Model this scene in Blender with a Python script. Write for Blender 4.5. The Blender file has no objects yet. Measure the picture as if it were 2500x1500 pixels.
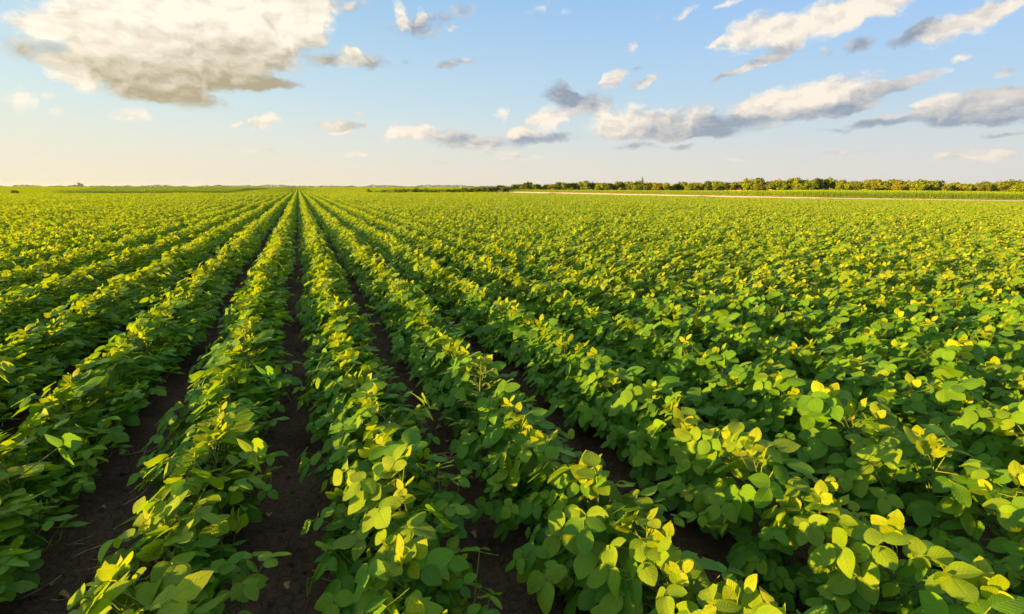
import bpy, math, random
import numpy as np
from mathutils import Matrix, Vector, Euler

random.seed(7)
rng = np.random.default_rng(7)
R = math.radians
scene = bpy.context.scene
COL = scene.collection

# ------------------------------------------------------------------ camera
CAM_H = 1.60
F = 0.5                                   # focal length in frame widths (18 mm on 36 mm)
PITCH, YAW = R(13.1485), R(22.129)
cam_data = bpy.data.cameras.new('camera')
cam_data.sensor_width = 36.0
cam_data.lens = 18.0
cam_data.clip_start = 0.05
cam_data.clip_end = 20000
cam = bpy.data.objects.new('camera', cam_data)
COL.objects.link(cam)
cam.location = (0, 0, CAM_H)
cam.rotation_euler = (R(90) - PITCH, 0, -YAW)
scene.camera = cam

# ------------------------------------------------------------------ light and exposure
SUN_AZ, SUN_EL = YAW - R(106), R(8.0)       # azimuth clockwise from +Y (the row direction)
sun_dir = Vector((math.sin(SUN_AZ) * math.cos(SUN_EL), math.cos(SUN_AZ) * math.cos(SUN_EL), math.sin(SUN_EL)))
sl = bpy.data.lights.new('sun', 'SUN')
sl.energy = 5.0
sl.angle = R(0.6)
sl.color = (1.0, 0.54, 0.06)
sun = bpy.data.objects.new('sun', sl)
COL.objects.link(sun)
sun.rotation_euler = (-sun_dir).to_track_quat('-Z', 'Y').to_euler()

scene.render.engine = 'CYCLES'
scene.view_settings.view_transform = 'Standard'
scene.view_settings.look = 'None'
scene.view_settings.exposure = 2.05
scene.view_settings.gamma = 1.0
scene.view_settings.use_curve_mapping = False
cy = scene.cycles
cy.use_denoising = True
try:
    cy.denoiser = 'OPENIMAGEDENOISE'
    cy.denoising_input_passes = 'RGB_ALBEDO_NORMAL'
    cy.denoising_prefilter = 'ACCURATE'
except Exception:
    pass
cy.max_bounces = 4
cy.diffuse_bounces = 2
cy.glossy_bounces = 2
cy.transmission_bounces = 4
cy.volume_bounces = 0
cy.transparent_max_bounces = 4
cy.use_light_tree = False
cy.use_adaptive_sampling = True
cy.adaptive_threshold = 0.02

cp, sp = math.cos(PITCH), math.sin(PITCH)
FW = np.array([math.sin(YAW) * cp, math.cos(YAW) * cp, -sp])
RT = np.array([math.cos(YAW), -math.sin(YAW), 0.0])
UP = np.cross(RT, FW)
C0 = np.array([0, 0, CAM_H])


def project(P):
    """world points (n,3) -> x, y on the photograph (2500 x 1500) and depth"""
    v = np.atleast_2d(P) - C0
    d = v @ FW
    dd = np.where(np.abs(d) < 1e-6, 1e-6, d)
    return 1250 + 1250 * (v @ RT) / dd, 750 - 1250 * (v @ UP) / dd, d


def view_ray(x, y):
    v = FW + RT * (x - 1250) / 1250 + UP * (750 - y) / 1250
    return v / np.linalg.norm(v)


def azel(x, y):
    v = view_ray(x, y)
    return math.atan2(v[0], v[1]), math.asin(v[2])


# ------------------------------------------------------------------ world: sky with clouds, laid out by compass direction
class Nodes:
    """tiny helper for building node trees"""
    def __init__(self, tree):
        self.t = tree
        tree.nodes.clear()

    def n(self, kind, **kw):
        nd = self.t.nodes.new(kind)
        for k, v in kw.items():
            setattr(nd, k, v)
        return nd

    def put(self, sock, val):
        if hasattr(val, 'is_output'):
            self.t.links.new(val, sock)
        elif val is not None:
            sock.default_value = val

    def math(self, op, a, b=None, c=None, clamp=False):
        nd = self.n('ShaderNodeMath', operation=op, use_clamp=clamp)
        for i, v in enumerate((a, b, c)):
            self.put(nd.inputs[i], v)
        return nd.outputs[0]

    def vmath(self, op, a, b=None, scale=None):
        nd = self.n('ShaderNodeVectorMath', operation=op)
        self.put(nd.inputs[0], a)
        if b is not None:
            self.put(nd.inputs[1], b)
        if scale is not None:
            self.put(nd.inputs['Scale'], scale)
        return nd.outputs['Value'] if op in ('LENGTH', 'DOT_PRODUCT', 'DISTANCE') else nd.outputs[0]

    def mix(self, f, a, b, blend='MIX'):
        nd = self.n('ShaderNodeMix', data_type='RGBA', blend_type=blend)
        self.put(nd.inputs[0], f)
        self.put(nd.inputs[6], a)
        self.put(nd.inputs[7], b)
        return nd.outputs[2]

    def mapr(self, v, a, b, c=0.0, d=1.0, kind='SMOOTHSTEP'):
        nd = self.n('ShaderNodeMapRange', interpolation_type=kind)
        self.put(nd.inputs[0], v)
        for i, q in enumerate((a, b, c, d)):
            self.put(nd.inputs[i + 1], q)
        return nd.outputs[0]

    def noise(self, vec, scale, detail=4.0, rough=0.5, out='Fac', dims='3D', dist=0.0):
        nd = self.n('ShaderNodeTexNoise', noise_dimensions=dims)
        if vec is not None:
            self.put(nd.inputs['Vector'], vec)
        nd.inputs['Scale'].default_value = scale
        nd.inputs['Detail'].default_value = detail
        nd.inputs['Roughness'].default_value = rough
        nd.inputs['Distortion'].default_value = dist
        return nd.outputs[out]

    def xyz(self, x, y, z):
        nd = self.n('ShaderNodeCombineXYZ')
        for i, v in enumerate((x, y, z)):
            self.put(nd.inputs[i], v)
        return nd.outputs[0]


def rgb(r, g, b):
    return (r, g, b, 1.0)


# clouds as they stand in the sky: x, y, rx, ry, turn (deg), weight, tone (1 sunlit, 0 in shade)
CLOUDS = [
    # the large cumulus on the left
    (480, 30, 330, 95, 0, 1.3, 1.0), (700, 30, 120, 80, 0, 1.4, 1.0), (250, 50, 150, 60, -8, 1.0, .95), (90, 58, 100, 28, 10, .8, .92),
    (330, 110, 200, 60, 0, 1.0, .78), (520, 132, 220, 46, 5, 1.0, .5), (610, 112, 190, 36, 0, 1.0, .55), (175, 182, 60, 38, 20, 1.0, .95),
    (330, 190, 200, 50, 12, 1.2, .34), (420, 240, 130, 28, 10, 1.1, .12), (560, 200, 160, 24, 3, 1.1, .10), (670, 211, 70, 12, -3, .9, .02), (500, 165, 170, 30, 3, .9, .4),
    (60, 120, 85, 34, 15, .65, .35), (660, 155, 90, 26, 5, .55, .3), (760, 92, 60, 14, 0, .6, .7),
    (45, 243, 30, 32, 0, .95, .97), (110, 270, 26, 10, 0, .6, .95), (325, 282, 55, 18, 0, .6, .9), (640, 297, 50, 22, -8, .9, .97),
    (562, 310, 16, 8, -20, .7, .95), (640, 372, 62, 9, 0, .5, .9), (95, 235, 24, 10, 0, .5, .95),
    # the middle of the sky
    (850, 133, 45, 28, -10, .9, .5), (797, 145, 45, 22, 0, .9, .18), (905, 150, 46, 18, 10, .9, .1), (872, 116, 20, 14, 0, .8, .92),
    (1095, 156, 40, 13, -15, .7, .12), (1135, 147, 20, 10, -10, .6, .1), (990, 158, 16, 6, 0, .5, .1),
    (960, 30, 18, 36, 0, .9, .97), (1020, 35, 15, 26, 0, .85, .95), (1010, 62, 88, 32, 0, .75, .3), (850, 12, 70, 25, 0, .55, .3),
    (1130, 25, 62, 17, -25, .5, .35), (1110, 74, 18, 10, 0, .7, .9), (1320, 15, 52, 13, -25, .5, .9), (1380, 32, 26, 12, -10, .4, .85),
    (830, 311, 76, 13, 3, .9, .5), (882, 303, 20, 10, 0, .9, .95), (795, 300, 30, 8, 0, .8, .9), (865, 280, 20, 6, -20, .7, .95), (830, 328, 30, 6, 0, .6, .9),
    (1000, 325, 72, 22, -5, 1.1, .97), (1080, 333, 84, 17, 8, 1.0, .6), (1185, 350, 125, 20, 0, 1.0, .32), (1270, 325, 72, 14, 0, 1.0, .97),
    (1335, 337, 72, 15, -5, .9, .25), (1230, 381, 120, 12, 0, .55, .85), (870, 380, 32, 7, 0, .6, .95), (1150, 396, 160, 6, 0, .3, .6), (960, 375, 60, 5, 0, .3, .8),
    (1225, 275, 26, 20, -35, 1.0, 1.0), (1370, 222, 36, 30, 10, .95, .02), (1352, 285, 56, 28, -10, 1.0, .95), (1430, 252, 62, 33, -15, 1.0, .4),
    (1500, 198, 18, 26, 25, 1.0, 1.0), (1556, 207, 52, 15, -25, .9, .45), (1577, 193, 15, 12, 0, .9, .97), (1308, 290, 20, 20, 0, .7, .7), (1400, 240, 40, 18, 20, .8, .1),
    (1540, 110, 26, 12, -25, .8, .97), (1622, 48, 9, 7, 0, .7, .95), (1680, 35, 30, 9, -30, .55, .92), (1790, 10, 34, 9, -20, .7, .95), (1535, 168, 16, 6, -15, .6, .1),
    # the right
    (1520, 298, 92, 42, -5, 1.1, .97), (1650, 298, 120, 36, -5, 1.0, .75), (1590, 320, 130, 22, 0, 1.0, .35), (1780, 308, 190, 22, -8, 1.0, .12), (1700, 328, 120, 15, 0, 1.0, .08),
    (1900, 250, 115, 38, -15, 1.2, 1.0), (2030, 222, 120, 38, -18, 1.2, .9), (2110, 243, 120, 30, -18, 1.0, .3), (2235, 195, 72, 16, -15, 1.0, .75), (2000, 272, 120, 17, -5, 1.0, .15),
    (1540, 358, 72, 12, 0, .8, .25), (1660, 358, 30, 7, 0, .7, .25), (2150, 215, 60, 20, -15, .8, .6),
    (1830, 85, 98, 42, -15, 1.25, 1.0), (1985, 55, 140, 38, -20, 1.25, 1.0), (2140, 15, 140, 38, -20, 1.25, 1.0), (1740, 100, 32, 11, -15, .8, .97),
    (1905, 122, 60, 18, -30, .85, .5), (1835, 157, 105, 13, -22, .9, .3), (1752, 187, 30, 11, -30, .8, .2),
    (2090, 112, 56, 20, -15, .9, .35), (2000, 122, 20, 16, 20, .55, .2), (2335, 75, 115, 36, -20, 1.2, .92), (2240, 87, 72, 22, -20, 1.0, .3), (2445, 20, 85, 34, -25, 1.2, .85),
    (2350, 268, 175, 30, -8, 1.1, .4), (2445, 250, 125, 34, -5, 1.0, .45), (2285, 243, 64, 13, -10, .9, .92), (2400, 240, 80, 10, -5, .8, .9), (2400, 297, 150, 17, 0, 1.0, .1),
    (2150, 302, 95, 11, -5, .8, .15), (2445, 332, 85, 8, -3, .7, .2), (2050, 320, 72, 7, 0, .6, .15),
    (2350, 381, 135, 15, -3, .8, .97), (2090, 376, 100, 7, 0, .5, .7), (1790, 389, 62, 7, 0, .4, .9), (2475, 178, 38, 16, -15, .8, .8), (2345, 152, 36, 8, -15, .7, .9),
]

world = bpy.data.worlds.new('World')
world.use_nodes = True
W = Nodes(world.node_tree)
SKY_STRENGTH = 0.05


def build_world():
    tc = W.n('ShaderNodeTexCoord')
    D = tc.outputs['Generated']
    sep = W.n('ShaderNodeSeparateXYZ')
    W.put(sep.inputs[0], D)
    el = W.math('ARCSINE', sep.outputs[2])
    az = W.math('ARCTAN2', sep.outputs[0], sep.outputs[1])
    sky = W.n('ShaderNodeTexSky', sky_type='NISHITA')
    sky.sun_disc = False
    sky.sun_elevation = SUN_EL
    sky.sun_rotation = SUN_AZ
    sky.altitude = 100
    sky.air_density = 1.0
    sky.dust_density = 2.2
    sky.ozone_density = 1.6
    # evening haze: the air scatters pale light, warm near the horizon and more so towards the sun
    sd = W.vmath('DOT_PRODUCT', D, tuple(sun_dir))
    toward = W.mapr(sd, -0.85, 0.75, 0.0, 1.0, 'LINEAR')
    thin = W.mix(toward, rgb(1.45, 2.75, 5.0), rgb(2.4, 3.8, 4.8))
    base = W.mix(W.mapr(el, R(5), R(70), 0.80, 0.45, 'LINEAR'), sky.outputs[0], thin)  # pale mix raised towards the unseen zenith to lift light in the shade
    pale = W.mix(toward, rgb(2.7, 3.45, 3.85), rgb(4.0, 4.5, 3.95))
    base = W.mix(W.mapr(el, R(1), R(21), 0.95, 0.0), base, pale)
    cream = W.mix(toward, rgb(3.75, 3.5, 3.2), rgb(4.7, 4.0, 2.8))
    base = W.mix(W.mapr(el, R(-1), R(9.5), 0.95, 0.0), base, cream)
    hi = base
    # cloud field
    v = W.xyz(az, el, 0.0)
    warp = W.noise(v, 13.0, 4.0, 0.6, 'Color')
    warp = W.vmath('SUBTRACT', warp, (0.5, 0.5, 0.5))
    wv = W.vmath('MULTIPLY', warp, (0.085, 0.036, 0.0))
    vw = W.vmath('ADD', v, wv)
    stretch = W.vmath('MULTIPLY', vw, (0.62, 1.0, 1.0))
    n1 = W.noise(stretch, 34.0, 8.0, 0.60)
    off = W.vmath('ADD', stretch, (-0.006, 0.009, 0.0))
    n2 = W.noise(off, 34.0, 8.0, 0.60)
    relief = W.math('MULTIPLY', W.math('SUBTRACT', n1, n2), 2.4)
    b1 = W.noise(stretch, 15.0, 3.0, 0.5)
    b2 = W.noise(W.vmath('ADD', stretch, (-0.016, 0.022, 0.0)), 15.0, 3.0, 0.5)
    relief = W.math('MULTIPLY_ADD', W.math('SUBTRACT', b1, b2), 1.5, relief)
    grain = W.math('MULTIPLY', W.math('SUBTRACT', n1, 0.5), 1.85)
    litcol = W.mix(toward, rgb(4.8, 4.35, 3.7), rgb(5.5, 5.0, 4.0))
    shade = W.mix(W.mapr(toward, 0.42, 0.68), rgb(1.5, 1.75, 2.15), rgb(2.35, 1.95, 1.2))
    lowfade = W.mapr(el, R(0.5), R(8), 0.28, 0.0, 'LINEAR')
    litcol = W.mix(W.mapr(el, R(2), R(10), 1.0, 0.0), litcol, W.mix(1.0, litcol, rgb(1.0, 0.93, 0.90), 'MULTIPLY'))

    def sector(lo, hi_):
        """the clouds that stand between two compass bearings"""
        num, den, count = 0.0, 0.0, 0
        for (x, y, rx, ry, turn, wgt, tone) in CLOUDS:
            a0, e0 = azel(x, y)
            ax, ex = azel(x + 10, y)
            ay, ey = azel(x, y - 10)
            sx = math.hypot(ax - a0, ex - e0) / 10 * rx * 1.22
            sy = math.hypot(ay - a0, ey - e0) / 10 * ry * 1.30
            if a0 + sx + .04 < lo or a0 - sx - .04 > hi_:
                continue
            count += 1
            tilt = math.atan2(ex - e0, ax - a0)
            mp = W.n('ShaderNodeMapping', vector_type='TEXTURE')
            W.put(mp.inputs[0], vw)
            mp.inputs[1].default_value = (a0, e0, 0)
            mp.inputs[2].default_value = (0, 0, R(-turn) + tilt)
            mp.inputs[3].default_value = (sx, sy, 1)
            r = W.vmath('LENGTH', mp.outputs[0])
            m = W.math('MULTIPLY_ADD', r, -wgt, wgt, clamp=True)
            num = W.math('MULTIPLY_ADD', m, tone, num)
            den = W.math('ADD', m, den)
        tone = W.math('DIVIDE', num, W.math('ADD', den, 0.0001))
        body = W.math('ADD', W.math('MULTIPLY', grain, W.mapr(den, 0.0, 0.22)), W.math('SUBTRACT', W.math('MINIMUM', den, 0.95), 0.20))
        alpha = W.mapr(body, -0.14, 0.60, 0.0, 1.0)
        lit = W.math('ADD', W.math('MULTIPLY_ADD', tone, 1.05, -0.12), W.math('MULTIPLY', relief, W.mapr(den, 0.1, 1.3, 1.0, 0.6)), clamp=True)
        cc = W.mix(lit, shade, litcol)
        cc = W.mix(lowfade, cc, base)             # far low clouds fade into the haze
        cloudy = W.mix(W.math('MULTIPLY', alpha, 0.96), hi, cc)
        bg = W.n('ShaderNodeBackground')
        W.put(bg.inputs[0], cloudy)
        bg.inputs[1].default_value = SKY_STRENGTH
        return bg.outputs[0]

    cuts = [azel(x, 240)[0] for x in (600, 1150, 1640, 2060)]
    ends = [-9.0] + cuts + [9.0]
    shader = sector(ends[0], ends[1])
    for q in range(1, len(ends) - 1):
        msx = W.n('ShaderNodeMixShader')
        W.put(msx.inputs[0], W.math('GREATER_THAN', az, ends[q]))
        W.put(msx.inputs[1], shader)
        W.put(msx.inputs[2], sector(ends[q], ends[q + 1]))
        shader = msx.outputs[0]
    # the rest of the sky dome: unseen broken cloud, thickened to brighten the shade
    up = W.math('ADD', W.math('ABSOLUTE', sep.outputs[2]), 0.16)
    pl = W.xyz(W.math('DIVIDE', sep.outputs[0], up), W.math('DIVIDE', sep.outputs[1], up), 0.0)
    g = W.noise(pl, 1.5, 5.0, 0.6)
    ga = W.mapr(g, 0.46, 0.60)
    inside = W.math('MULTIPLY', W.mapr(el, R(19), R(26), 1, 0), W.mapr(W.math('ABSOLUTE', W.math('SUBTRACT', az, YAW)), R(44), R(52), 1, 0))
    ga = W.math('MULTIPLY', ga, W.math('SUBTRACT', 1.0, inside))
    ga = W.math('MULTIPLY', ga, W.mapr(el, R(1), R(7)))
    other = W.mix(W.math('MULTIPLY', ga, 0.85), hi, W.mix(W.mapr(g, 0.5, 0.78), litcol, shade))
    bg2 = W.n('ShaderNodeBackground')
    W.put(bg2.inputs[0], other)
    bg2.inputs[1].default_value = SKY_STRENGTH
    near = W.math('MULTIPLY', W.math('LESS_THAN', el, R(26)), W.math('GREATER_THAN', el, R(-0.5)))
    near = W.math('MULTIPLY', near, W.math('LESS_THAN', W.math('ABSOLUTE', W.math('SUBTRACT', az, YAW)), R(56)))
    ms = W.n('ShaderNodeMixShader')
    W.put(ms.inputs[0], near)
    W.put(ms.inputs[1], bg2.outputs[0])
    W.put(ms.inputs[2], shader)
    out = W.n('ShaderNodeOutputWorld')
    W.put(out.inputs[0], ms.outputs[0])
    world.cycles.sampling_method = 'MANUAL'
    world.cycles.sample_map_resolution = 512


build_world()
scene.world = world

# ------------------------------------------------------------------ terrain
ROW = 0.76            # distance between soybean rows
X0 = -0.13            # centre of the bare furrow the camera looks along
PLANT_H = 0.50


def sstep(a, b, x):
    t = np.clip((x - a) / (b - a), 0, 1)
    return t * t * (3 - 2 * t)


def base_height(X, Y):
    X, Y = np.asarray(X, float), np.asarray(Y, float)
    z = -0.012 * np.clip(X - 10, 0, 240)
    return z


def hit(x, y, hfun, lift=0.0):
    """where the line of sight through (x, y) meets the land raised by lift"""
    v = view_ray(x, y)
    t = 2.0
    step = 0.25
    while t < 9000:
        P = C0 + v * t
        if P[2] < float(hfun(P[0], P[1])) + lift:
            lo, hi = t - step, t
            for _ in range(30):
                m = (lo + hi) / 2
                P = C0 + v * m
                if P[2] < float(hfun(P[0], P[1])) + lift:
                    hi = m
                else:
                    lo = m
            return C0 + v * hi
        step = max(0.25, t * 0.004)
        t += step
    return C0 + v * 9000


flat = lambda X, Y: -0.012 * np.clip(np.asarray(X, float) - 10, 0, 240)
EDGE_PX = [(-150, 473.6), (0, 473), (300, 472), (728, 470.4), (890, 470.4), (1050, 470.2), (1190, 470.2), (1350, 473.2), (1500, 476.4), (1750, 481.5), (2000, 485.8), (2250, 488.8), (2500, 491.5), (2700, 493.5)]
EDGE = np.array([hit(x, y, flat, PLANT_H)[:2] for x, y in EDGE_PX])


def smooth_line(P, n=12):
    out = []
    Q = np.vstack([2 * P[0] - P[1], P, 2 * P[-1] - P[-2]])
    for i in range(1, len(Q) - 2):
        for k in range(n):
            t = k / n
            a, b, c, d = Q[i - 1], Q[i], Q[i + 1], Q[i + 2]
            out.append(0.5 * ((2 * b) + (-a + c) * t + (2 * a - 5 * b + 4 * c - d) * t * t + (-a + 3 * b - 3 * c + d) * t ** 3))
    out.append(Q[-2])
    return np.array(out)


EDGE_FINE = smooth_line(EDGE)
ROAD_LINE = EDGE_FINE[12 * 6:]            # the part of the field edge that the dirt track follows


def line_dist(line, X, Y):
    """signed distance to a polyline (positive on its left, away from the soybeans) and the position along it 0..1"""
    X, Y = np.atleast_1d(np.asarray(X, float)), np.atleast_1d(np.asarray(Y, float))
    if X.size < 300:                                     # few points: all segments at once
        A_, D_ = line[:-1], np.diff(line, axis=0)
        lo_, hi_ = np.zeros(len(D_)), np.ones(len(D_))
        lo_[0], hi_[-1] = -50, 50
        rx, ry = X[:, None] - A_[None, :, 0], Y[:, None] - A_[None, :, 1]
        t = np.clip((rx * D_[:, 0] + ry * D_[:, 1]) / np.sum(D_ * D_, axis=1), lo_, hi_)
        q = (rx - D_[:, 0] * t) ** 2 + (ry - D_[:, 1] * t) ** 2
        i = np.argmin(q, axis=1)
        w = np.arange(len(X))
        cr = D_[i, 0] * ry[w, i] - D_[i, 1] * rx[w, i]
        return np.sqrt(q[w, i]) * np.sign(cr), (i + np.clip(t[w, i], 0, 1)) / len(D_)
    best = np.full(X.shape, 1e18)
    sgn = np.ones(X.shape)
    pos = np.zeros(X.shape)
    n = len(line) - 1
    for i in range(n):
        a, b = line[i], line[i + 1]
        d = b - a
        L2 = d @ d
        t0 = ((X - a[0]) * d[0] + (Y - a[1]) * d[1]) / L2
        t = np.clip(t0, -50 if i == 0 else 0, 50 if i == n - 1 else 1)
        px, py = X - a[0] - d[0] * t, Y - a[1] - d[1] * t
        q = px * px + py * py
        m = q < best
        best = np.where(m, q, best)
        cr = d[0] * (Y - a[1]) - d[1] * (X - a[0])
        sgn = np.where(m, np.sign(cr), sgn)
        pos = np.where(m, (i + np.clip(t, 0, 1)) / n, pos)
    return np.sqrt(best) * sgn, pos


BANK_W = 7.0


def height(X, Y):
    X, Y = np.asarray(X, float), np.asarray(Y, float)
    sh = np.broadcast(X, Y).shape
    x, y = np.broadcast_to(X, sh).ravel(), np.broadcast_to(Y, sh).ravel()
    z = base_height(x, y)
    far = (y > 90)
    if far.any():                                        # the land rises gently beyond the soybeans
        e, _ = line_dist(EDGE_FINE, x[far], y[far])
        z[far] = z[far] + (1.40 - z[far] * .9) * sstep(1.0, 165, e) * (1 - sstep(R(17.5), R(21), np.arctan2(x[far], y[far])))
    m = (x > 20) & (y > -60) & (y < 420)
    if m.any():
        s, p = line_dist(ROAD_LINE, x[m], y[m])
        b = 0.86 - 0.30 * p
        z[m] = z[m] + b * np.clip(s / BANK_W, 0, 1) * sstep(24, 40, x[m]) * (1 - sstep(12, 60, s) * .6) * sstep(-30, 0, 260 - y[m])
    return z.reshape(sh)


# ------------------------------------------------------------------ helpers for objects and meshes
def tag(o, label=None, category=None, group=None, kind=None):
    if label:
        o['label'] = label
    if category:
        o['category'] = category
    if group:
        o['group'] = group
    if kind:
        o['kind'] = kind
    return o


def add_obj(name, data, parent=None, matrix=None, col=None):
    o = bpy.data.objects.new(name, data)
    (col or COL).objects.link(o)
    if parent is not None:
        o.parent = parent
    if matrix is not None:
        o.matrix_basis = matrix
    return o


class MB:
    """collects vertices and faces (with a UV per vertex and a tint per vertex) and makes one mesh"""
    def __init__(self):
        self.v, self.f, self.uv, self.tint, self.mi = [], [], [], [], []
        self.nv = 0

    def add(self, v, f, uv=None, tint=None, mi=0):
        v = np.asarray(v, float)
        self.v.append(v)
        self.f += [tuple(i + self.nv for i in q) for q in f]
        self.mi += [mi] * len(f)
        self.uv.append(np.zeros((len(v), 2)) if uv is None else np.asarray(uv, float))
        t = np.zeros((len(v), 4))
        if tint is not None:
            t[:] = tint
        self.tint.append(t)
        self.nv += len(v)

    def tube(self, pts, radii, sides=5, tint=None, mi=0, cap=True):
        pts = np.asarray(pts, float)
        n = len(pts)
        V = []
        for i in range(n):
            d = pts[min(i + 1, n - 1)] - pts[max(i - 1, 0)]
            d = d / (np.linalg.norm(d) + 1e-9)
            ref = np.array([0, 0, 1.0]) if abs(d[2]) < .9 else np.array([1.0, 0, 0])
            u = np.cross(d, ref)
            u /= np.linalg.norm(u)
            w = np.cross(d, u)
            for k in range(sides):
                a = 2 * math.pi * k / sides
                V.append(pts[i] + radii[i] * (math.cos(a) * u + math.sin(a) * w))
        Fc = []
        for i in range(n - 1):
            for k in range(sides):
                k2 = (k + 1) % sides
                Fc.append((i * sides + k, i * sides + k2, (i + 1) * sides + k2, (i + 1) * sides + k))
        if cap:
            Fc.append(tuple(range(sides - 1, -1, -1)))
            Fc.append(tuple((n - 1) * sides + k for k in range(sides)))
        self.add(V, Fc, None, tint, mi)

    def box(self, c, s, rz=0.0, tint=None, mi=0):
        c = np.asarray(c, float)
        hx, hy, hz = s[0] / 2, s[1] / 2, s[2] / 2
        P = np.array([(x, y, z) for z in (-hz, hz) for (x, y) in ((-hx, -hy), (hx, -hy), (hx, hy), (-hx, hy))])
        if rz:
            cz, sz = math.cos(rz), math.sin(rz)
            P = P @ np.array([[cz, sz, 0], [-sz, cz, 0], [0, 0, 1]])
        self.add(P + c, [(3, 2, 1, 0), (4, 5, 6, 7), (0, 1, 5, 4), (1, 2, 6, 5), (2, 3, 7, 6), (3, 0, 4, 7)], None, tint, mi)

    def mesh(self, name, mats, smooth=True, attrs=True):
        me = bpy.data.meshes.new(name)
        V = np.vstack(self.v)
        me.from_pydata(V.tolist(), [], self.f)
        mats = mats if isinstance(mats, (list, tuple)) else [mats]
        for m in mats:
            me.materials.append(m)
        if smooth:
            me.polygons.foreach_set('use_smooth', np.ones(len(me.polygons), bool))
        if len(mats) > 1:
            me.polygons.foreach_set('material_index', np.array(self.mi, np.int32))
        if attrs:
            UV = np.vstack(self.uv)
            li = np.empty(len(me.loops), np.int32)
            me.loops.foreach_get('vertex_index', li)
            ul = me.uv_layers.new(name='UVMap')
            ul.data.foreach_set('uv', UV[li].ravel().astype(np.float32))
            at = me.attributes.new('tint', 'FLOAT_COLOR', 'POINT')
            at.data.foreach_set('color', np.vstack(self.tint).ravel().astype(np.float32))
        me.update()
        return me


def new_mat(name):
    m = bpy.data.materials.new(name)
    m.use_nodes = True
    return m, Nodes(m.node_tree)


def leaf_material(name, old_a, old_b, young, transl=0.40, veins=True, rough=0.5, glow=(1.85, 1.75, 0.25)):
    m, N = new_mat(name)
    at = N.n('ShaderNodeAttribute', attribute_name='tint')
    sp_ = N.n('ShaderNodeSeparateColor')
    N.put(sp_.inputs[0], at.outputs['Color'])
    oi = N.n('ShaderNodeObjectInfo')
    rnd = N.math('FRACT', N.math('ADD', sp_.outputs[0], oi.outputs['Random']))
    c = N.mix(rnd, rgb(*old_a), rgb(*old_b))
    yo = sp_.outputs[1]
    if veins:
        uv = N.n('ShaderNodeUVMap', uv_map='UVMap')
        blot = N.noise(N.vmath('ADD', uv.outputs[0], oi.outputs['Random']), 3.0, 3.0, 0.6)
        yo = N.math('MULTIPLY', yo, N.mapr(blot, 0.33, 0.62, 0.35, 1.0))
    c = N.mix(yo, c, rgb(*young))
    geo = N.n('ShaderNodeNewGeometry')
    c = N.mix(N.math('MULTIPLY', geo.outputs['Backfacing'], 0.40), c, rgb(0.19, 0.31, 0.05))
    bumpn = None
    if veins:
        su = N.n('ShaderNodeSeparateXYZ')
        N.put(su.inputs[0], uv.outputs[0])
        au = N.math('ABSOLUTE', su.outputs[0])
        ph = N.math('SUBTRACT', N.math('MULTIPLY', su.outputs[1], 7.0), N.math('MULTIPLY', au, 2.3))
        w = N.math('COSINE', N.math('MULTIPLY', ph, 2 * math.pi))
        rib = N.mapr(w, 0.82, 1.0)
        mid = N.mapr(au, 0.0, 0.07, 1.0, 0.0)
        v = N.math('MAXIMUM', N.math('MULTIPLY', rib, 0.55), mid)
        nz = N.noise(N.vmath('MULTIPLY', uv.outputs[0], (1.0, 1.0, 0)), 26.0, 3.0, 0.6)
        c = N.mix(N.math('MULTIPLY', v, 0.32), c, rgb(0.26, 0.38, 0.06))
        c = N.mix(N.mapr(blot, 0.35, 0.75, 0.0, 0.35), c, N.mix(1.0, c, rgb(0.62, 0.70, 0.62), 'MULTIPLY'))
        # old leaves carry a few brown specks and yellow rims
        sk = N.noise(N.vmath('ADD', uv.outputs[0], oi.outputs['Random']), 9.0, 2.0, 0.5)
        c = N.mix(N.mapr(sk, 0.74, 0.80, 0.0, 0.6), c, rgb(0.20, 0.13, 0.03))
        hgt = N.math('SUBTRACT', N.math('MULTIPLY', nz, 0.35), N.math('MULTIPLY', v, 1.0))
        hgt = N.math('ADD', hgt, N.math('MULTIPLY', w, -0.16))
        bp = N.n('ShaderNodeBump')
        bp.inputs['Strength'].default_value = 0.5
        bp.inputs['Distance'].default_value = 0.0024
        N.put(bp.inputs['Height'], hgt)
        bumpn = bp.outputs[0]
    pb = N.n('ShaderNodeBsdfPrincipled')
    N.put(pb.inputs['Base Color'], c)
    pb.inputs['Roughness'].default_value = rough
    pb.inputs['Specular IOR Level'].default_value = 0.26
    tr = N.n('ShaderNodeBsdfTranslucent')
    N.put(tr.inputs[0], N.mix(1.0, c, rgb(*glow), 'MULTIPLY'))
    if bumpn is not None:
        N.put(pb.inputs['Normal'], bumpn)
    ms = N.n('ShaderNodeMixShader')
    ms.inputs[0].default_value = transl
    N.put(ms.inputs[1], pb.outputs[0])
    N.put(ms.inputs[2], tr.outputs[0])
    out = N.n('ShaderNodeOutputMaterial')
    N.put(out.inputs[0], ms.outputs[0])
    return m


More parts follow.
